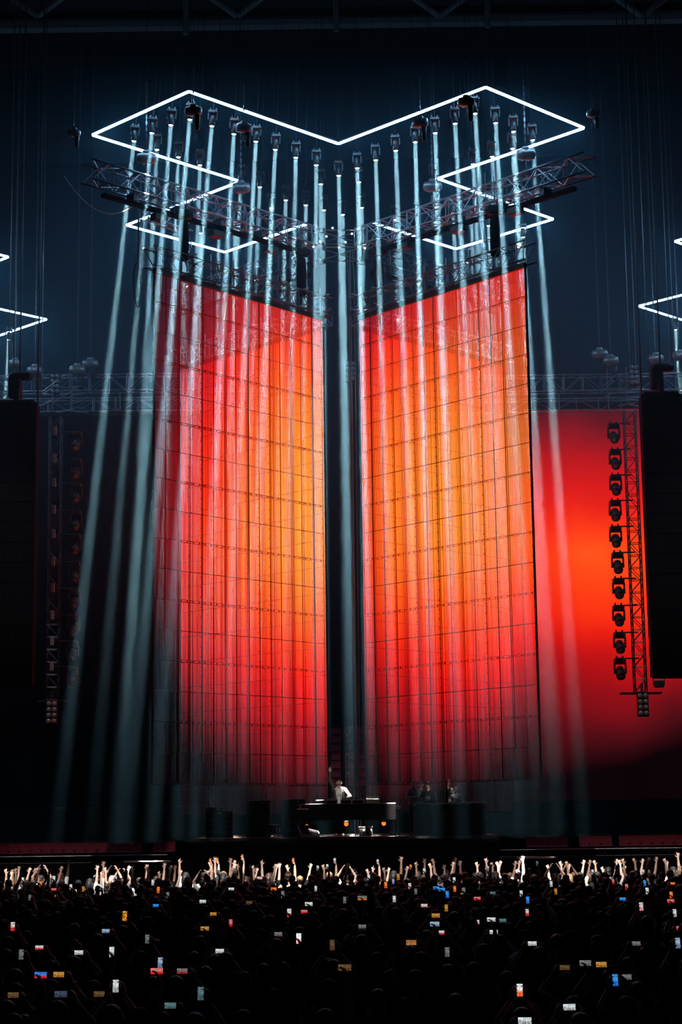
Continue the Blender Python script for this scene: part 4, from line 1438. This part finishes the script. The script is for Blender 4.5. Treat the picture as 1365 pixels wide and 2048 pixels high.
def phone(p, rz, w, h, colour, px):
    o = 'p' if h >= w else 'l'
    dp, zn = zone(px, p.y)
    t = thing('phone', '%s phone, %s picture, %s %s' % ('upright' if o == 'p' else 'sideways', colour, dp, zn.replace('the ', '')), 'phone', p, (R(-8), 0, rz), 'lit phones in the crowd')
    t.scale = (h / .155 if o == 'p' else w / .155,) * 3
    put('body', PH_BODY[o], t)
    k = (o, colour)
    if k not in PH_SCR:
        a, b = (.068, .142) if o == 'p' else (.142, .068)
        PH_SCR[k] = MB().box((0, -.0052, 0), (a, .002, b)).mesh('screen', PHM[colour])
    put('screen', PH_SCR[k], t)
    put('camera_lens', PH_CAM, t, (.022, 0, .055) if o == 'p' else (-.055, 0, .022))
    return t


FLOOR_FRONT = 53.6
for px, py, w, h, colour in PHONES:
    pose = 'holding up a phone at arm length' if py < 1750 else rng.choices(['holding up a phone with both hands', 'holding up a phone at arm length', 'holding a phone sideways in both hands'], [4, 3, 0] if h >= w else [0, 1, 3])[0]
    P = Vector(TEMPL[pose]['phone'])
    s = rng.uniform(.93, 1.05)
    pos = atZ(px, py, P.z * s)
    if pos.y > FLOOR_FRONT:
        pos = atY(px, py, rng.uniform(FLOOR_FRONT - 1.5, FLOOR_FRONT))
        s = min(1.12, max(.86, pos.z / P.z))
    rz = rng.uniform(-.12, .12) + pos.x / 60
    base = pos - Matrix.Rotation(rz, 3, 'Z') @ (P * s)
    base.z = max(0, pos.z - P.z * s) if False else 0
    k = pos.y / F * 1.08
    W_, H_ = w * k, h * k
    if H_ >= W_:
        H_ = min(.165, max(.12, H_))
    else:
        W_ = min(.165, max(.12, W_))
    pos = pos + Vector((0, -.012, 0))
    if base.y > 50.5:
        pose_shirt = look(rng, True)
    else:
        pose_shirt = look(rng, False)
    phone(pos, rz, W_, H_, colour, px)
    person(pose, (base.x, base.y, 0), rz, s, *pose_shirt, px)
    PLACED.append((base.x, base.y))
n_phone = len(PLACED)


def free(x, y, d):
    return all((x - a) ** 2 + (y - b) ** 2 > d * d for a, b in PLACED)


def hide(x, y):
    """keeps the sight line to each phone clear of taller poses"""
    return False


# front rows with raised arms
NAMED = [(693, 1722, 'hands joined in a ring overhead', 'white'), (545, 1738, 'one arm raised high', 'black'), (180, 1735, 'one arm raised high', 'white'), (243, 1740, 'hands joined in a ring overhead', 'grey'),
         (279, 1728, 'one arm raised high', 'white'), (290, 1745, 'arms lowered', 'white'), (455, 1728, 'one arm raised high', 'wine red'), (848, 1712, 'a fist and finger pointing up', 'black'),
         (978, 1728, 'both arms raised', 'cream'), (1010, 1740, 'both arms raised', 'white'), (1110, 1738, 'hands joined in a ring overhead', 'white'), (1160, 1735, 'both arms raised', 'cream'),
         (1265, 1715, 'both arms raised', 'black'), (1215, 1725, 'both arms raised', 'navy'), (1147, 1722, 'both arms raised', 'black'), (886, 1725, 'both arms raised', 'grey'),
         (35, 1725, 'both arms raised', 'black'), (100, 1722, 'both arms raised', 'navy'), (530, 1726, 'both arms raised', 'charcoal'), (600, 1722, 'both arms raised', 'black')]
for px, py, pose, shirt in NAMED:
    b = atY(px, py, rng.uniform(51.6, 53.0))
    sc = .98
    sk, hr, hc = look(rng, True)[1:]
    person(pose, (b.x, b.y, 0), rng.uniform(-.2, .2), sc, shirt, sk, hr, hc, px)
    PLACED.append((b.x, b.y))
n_front = 0
tries = 0
while n_front < 112 and tries < 6000:
    tries += 1
    y = rng.uniform(49.2, 54.2)
    x = rng.uniform(-.198, .192) * y
    if not free(x, y, .42):
        continue
    pose = rng.choices(['both arms raised', 'one arm raised high', 'a fist and finger pointing up', 'hands joined in a ring overhead', 'arms lowered'], [5, 4, 2, 1, 3])[0]
    if y < 50.8:
        pose = rng.choices(['arms lowered', 'one arm raised high', 'both arms raised'], [6, 1, 1])[0]
    person(pose, (x, y, 0), rng.uniform(-.3, .3) + x / 60, rng.uniform(.9, 1.06), *look(rng, True), project_x(x, y))
    PLACED.append((x, y))
    n_front += 1
# nearer, darker rows
n_rest, tries = 0, 0
while n_rest < 300 - len(PLACED) + n_rest and tries < 4000:
    tries += 1
    y = rng.uniform(15.5, 30)
    x = rng.uniform(-.198, .192) * y
    if not free(x, y, .55):
        continue
    person(rng.choices(['arms lowered', 'one arm raised high'], [12, 1])[0], (x, y, 0), rng.uniform(-.3, .3), rng.uniform(.9, 1.03), *look(rng, False), project_x(x, y))
    PLACED.append((x, y))
    n_rest += 1

# the rest of the packed audience, too many to count
o = bpy.data.objects.new('tmp', TEMPL['arms lowered']['me'])
COL.objects.link(o)
dm = o.modifiers.new('d', 'DECIMATE')
dm.ratio = .12
me = bpy.data.meshes.new_from_object(o.evaluated_get(bpy.context.evaluated_depsgraph_get()))
bpy.data.objects.remove(o)
me.calc_loop_triangles()
V0 = np.empty(len(me.vertices) * 3)
me.vertices.foreach_get('co', V0)
V0 = V0.reshape(-1, 3)
T0 = np.empty(len(me.loop_triangles) * 3, dtype=int)
me.loop_triangles.foreach_get('vertices', T0)
T0 = T0.reshape(-1, 3)
M0 = np.empty(len(me.loop_triangles), dtype=int)
me.loop_triangles.foreach_get('material_index', M0)
hm0 = TEMPL['arms lowered']['hair']['short']
hm0.calc_loop_triangles()
V1 = np.array([v.co[:] for v in hm0.vertices])
T1 = np.array([t.vertices[:] for t in hm0.loop_triangles])
VA = np.vstack([V0, V1])
TA = np.vstack([T0, T1 + len(V0)])
MA = np.concatenate([M0, np.full(len(T1), 6)])
allv, allt, allm, nv = [], [], [], 0
cnt, tries = 0, 0
while cnt < 360 and tries < 9000:
    tries += 1
    y = 30 + 23 * math.sqrt(rng.random())
    x = rng.uniform(-.2, .195) * y
    if y > 52.5 or not free(x, y, .5):
        continue
    s, a = rng.uniform(.88, 1.03), rng.uniform(-.3, .3)
    c, si = math.cos(a), math.sin(a)
    v = VA * s
    v = np.stack([v[:, 0] * c - v[:, 1] * si + x, v[:, 0] * si + v[:, 1] * c + y, v[:, 2]], 1)
    mm = MA.copy()
    mm[mm == 1] = rng.choice([1, 1, 7, 8, 9])
    allv.append(v)
    allt.append(TA + nv)
    allm.append(mm)
    nv += len(v)
    cnt += 1
    PLACED.append((x, y))
me2 = bpy.data.meshes.new('crowd')
me2.from_pydata(np.vstack(allv).tolist(), [], np.vstack(allt).tolist())
for m in (PM['skin'][1], SHIRTM['black'], PM['jeans'], PM['shoe'], PM['eye'], PM['lip'], HAIRM['black'], SHIRTM['charcoal'], SHIRTM['grey'], SHIRTM['navy']):
    me2.materials.append(m)
me2.polygons.foreach_set('material_index', np.concatenate(allm).tolist())
me2.polygons.foreach_set('use_smooth', [True] * len(me2.polygons))
tag(put('crowd', me2), 'packed standing audience in dark clothes filling the floor', 'crowd', None, 'stuff')

# ================================================================== people on the stage
def stage_person(px, py_head, Y, label, hands, shirt, skin=0, hair='short', hcol='black', rz=math.pi, scale=1.0, tilt=0.0, long_sleeve=True, hand_args=(None, None), voxel=.010, hairless=False):
    me, head, wr = make_body(hands, long_sleeve=long_sleeve, head_tilt=tilt, hand_args=hand_args, voxel=voxel, ratio=.4)
    for m in (PM['skin'][skin], shirt, PM['jeans'], PM['shoe'], PM['eye'], PM['lip']):
        me.materials.append(m)
    p = atY(px, py_head, Y)
    o = put('person', me, None, (p.x, Y, ZS), (0, 0, rz))
    o.scale = (scale,) * 3
    tag(o, label, 'person', 'people on the stage')
    if not hairless:
        put('cap' if hair == 'cap' else 'hair', hair_mesh(head, hair, CAPM['dark'] if hair == 'cap' else HAIRM[hcol]), o)
    return o, head


down = [((-.25, .10, .95), (0, .15, -1), (1, 0, 0), (-1, -.6, 0)), ((.25, .12, .95), (0, .2, -1), (-1, 0, 0), (1, -.6, 0))]
fold = [((-.06, .22, 1.15), (1, .1, .1), (0, -1, 0), (-1, -.3, -.6)), ((.08, .24, 1.20), (-1, .1, .1), (0, -1, 0), (1, -.3, -.6))]
# DJ: right arm pointing up, left hand on the table, head tipped back
djm = [((.27, .06, 1.96), (.10, .02, 1), (0, 1, .1), (1, -.2, -.1)), ((-.16, .30, 1.10), (.2, 1, -.2), (0, .1, -1), (-1, -.4, 0))]
dj_hands = [(djm[1][0], djm[1][1], djm[1][2], djm[1][3]), (djm[0][0], djm[0][1], djm[0][2], djm[0][3])]
jacket_m = mat('grey_olive_jacket', (.055, .055, .045), .6, var=.3, scale=9)
me, head, wr = make_body(dj_hands, long_sleeve=False, head_tilt=R(38), voxel=.008, ratio=.5,
                         hand_args=(dict(curl=.25), dict(curl=.9, spread=.05, pose=(1.2, 1.2, 1.1, .0))))
for m in (PM['skin'][0], SHIRTM['white'], mat('black_trousers', (.012, .012, .014), .9), MT['white'], PM['eye'], PM['lip']):
    me.materials.append(m)
p = atY(679, 1620, 57.95)
dj = put('person', me, None, (p.x, 57.95, ZS), (0, 0, math.pi))
dj.scale = (1.03,) * 3
tag(dj, 'DJ in cap, white T-shirt and open grey jacket pointing one finger up', 'person', 'people on the stage')
put('cap', hair_mesh(head, 'cap', CAPM['dark']), dj)
bd = MB()
hc, hq = head
bd.ellipsoid(hc + hq @ Vector((0, .062, -.115)), (.058, .042, .042), 14, 9, rot=hq)
put('beard', bd.mesh('beard', HAIRM['brown'], True), dj)
JB = Body()
for s in (-1, 1):
    JB.cap((s * .075, -.01, 1.34), (s * .10, -.005, 1.10), .118, .108, 0)
    JB.cap((s * .08, 0, 1.12), (s * .085, 0, .90), .108, .125, 0)
    JB.cap((s * .05, -.02, 1.44), (s * .17, 0, 1.41), .068, .078, 0)
sh = Vector((.155, 0, 1.445))
el, w2 = elbow(sh, Vector(djm[0][0]), .29, .255, djm[0][3])
JB.cap(sh, el, .078, .062, 0)
JB.cap(el, el.lerp(w2, .86), .060, .048, 0)
sh = Vector((-.175, 0, 1.40))
el, w2 = elbow(sh, Vector(djm[1][0]), .29, .255, djm[1][3])
JB.cap(sh, el, .078, .062, 0)
JB.cap(el, el.lerp(w2, .86), .060, .048, 0)
jm = JB.mesh('jacket', .010, 1.0)
import bmesh
bm = bmesh.new()
bm.from_mesh(jm)
bmesh.ops.delete(bm, geom=[f for f in bm.faces if f.calc_center_median().y > .02 and abs(f.calc_center_median().x) < .045 + .05 * max(0, f.calc_center_median().z - 1.15) and f.calc_center_median().z < 1.55], context='FACES')
bm.to_mesh(jm)
bm.free()
jm.materials.append(jacket_m)
put('jacket', jm, dj)
hd = MB()
for s in (-1, 1):
    hd.tube([(s * .06, .13, 1.10), (s * .075, .125, 1.25), (s * .085, .10, 1.40), (s * .06, .02, 1.50)], .022, 8)
put('collar', hd.mesh('collar', MT['white'], True), dj)

stage_person(826, 1590, 58.2, 'onlooker with pale scarf nearest the keyboard desk', fold, SHIRTM['grey'], 1, 'bun', 'black', rz=math.pi + .5, scale=1.0)
stage_person(843, 1590, 58.9, 'onlooker in black peering between the two others on stage', down, SHIRTM['black'], 0, 'short', 'brown', rz=math.pi - .3, scale=.97)
stage_person(858, 1590, 58.0, 'bald onlooker in black shirt with folded arms', fold, SHIRTM['black'], 0, rz=math.pi - .2, scale=.96, hairless=True)
stage_person(897, 1590, 58.5, 'onlooker with dark curly hair behind the white hoodie', down, SHIRTM['black'], 1, 'bun', 'black', rz=math.pi + .2, scale=1.0)
hoodie, hh = stage_person(912, 1600, 57.9, 'onlooker in white hoodie leaning on the road case', fold, SHIRTM['white'], 1, 'short', 'black', rz=math.pi + .3, scale=.86)
hb = MB().ellipsoid(hh[0] + Vector((0, -.09, -.13)), (.10, .06, .07), 14, 8)
put('hood', hb.mesh('hood', SHIRTM['white'], True), hoodie)
for i, px in enumerate((940, 962)):
    p = atY(px, 1604, 57.6)
    t = thing('drum_case', 'black round case standing beyond the white hoodie, %s' % ('nearer' if i == 0 else 'farther'), 'case', (p.x, 57.6, ZS), None, 'round cases on stage')
    h = p.z - ZS
    part('shell', MB().lathe([(.16, 0), (.17, .02), (.17, h - .05), (.14, h)], 16), MT['black'], t, smooth=True)
    part('lid', MB().lathe([(.178, h * .8), (.18, h * .82), (.18, h - .04), (.15, h + .01)], 16), MT['plastic'], t, smooth=True)
    part('strap', MB().lathe([(.174, h * .5), (.182, h * .5), (.182, h * .5 + .04), (.174, h * .5 + .04)], 16), MT['truss'], t)

# tell apart the few people and phones that still share a description: by who stands nearer the stage
_same = {}
for o in list(COL.objects):
    if o.get('group') in ('concert crowd', 'lit phones in the crowd'):
        _same.setdefault(o['label'], []).append(o)
for lab, os_ in _same.items():
    if len(os_) < 2:
        continue
    os_.sort(key=lambda o: -o.location.y)
    for i, o in enumerate(os_):
        w = ['stageward', 'rearward'][i] if len(os_) == 2 else ['stageward', 'middle', 'rearward', 'rearmost', 'hindmost'][min(i, 4)]
        words_ = lab.split()
        if len(words_) > 15:
            words_ = [x for x in words_ if x not in ('with', 'the')]
        o['label'] = (' '.join(words_) + ', ' + w)
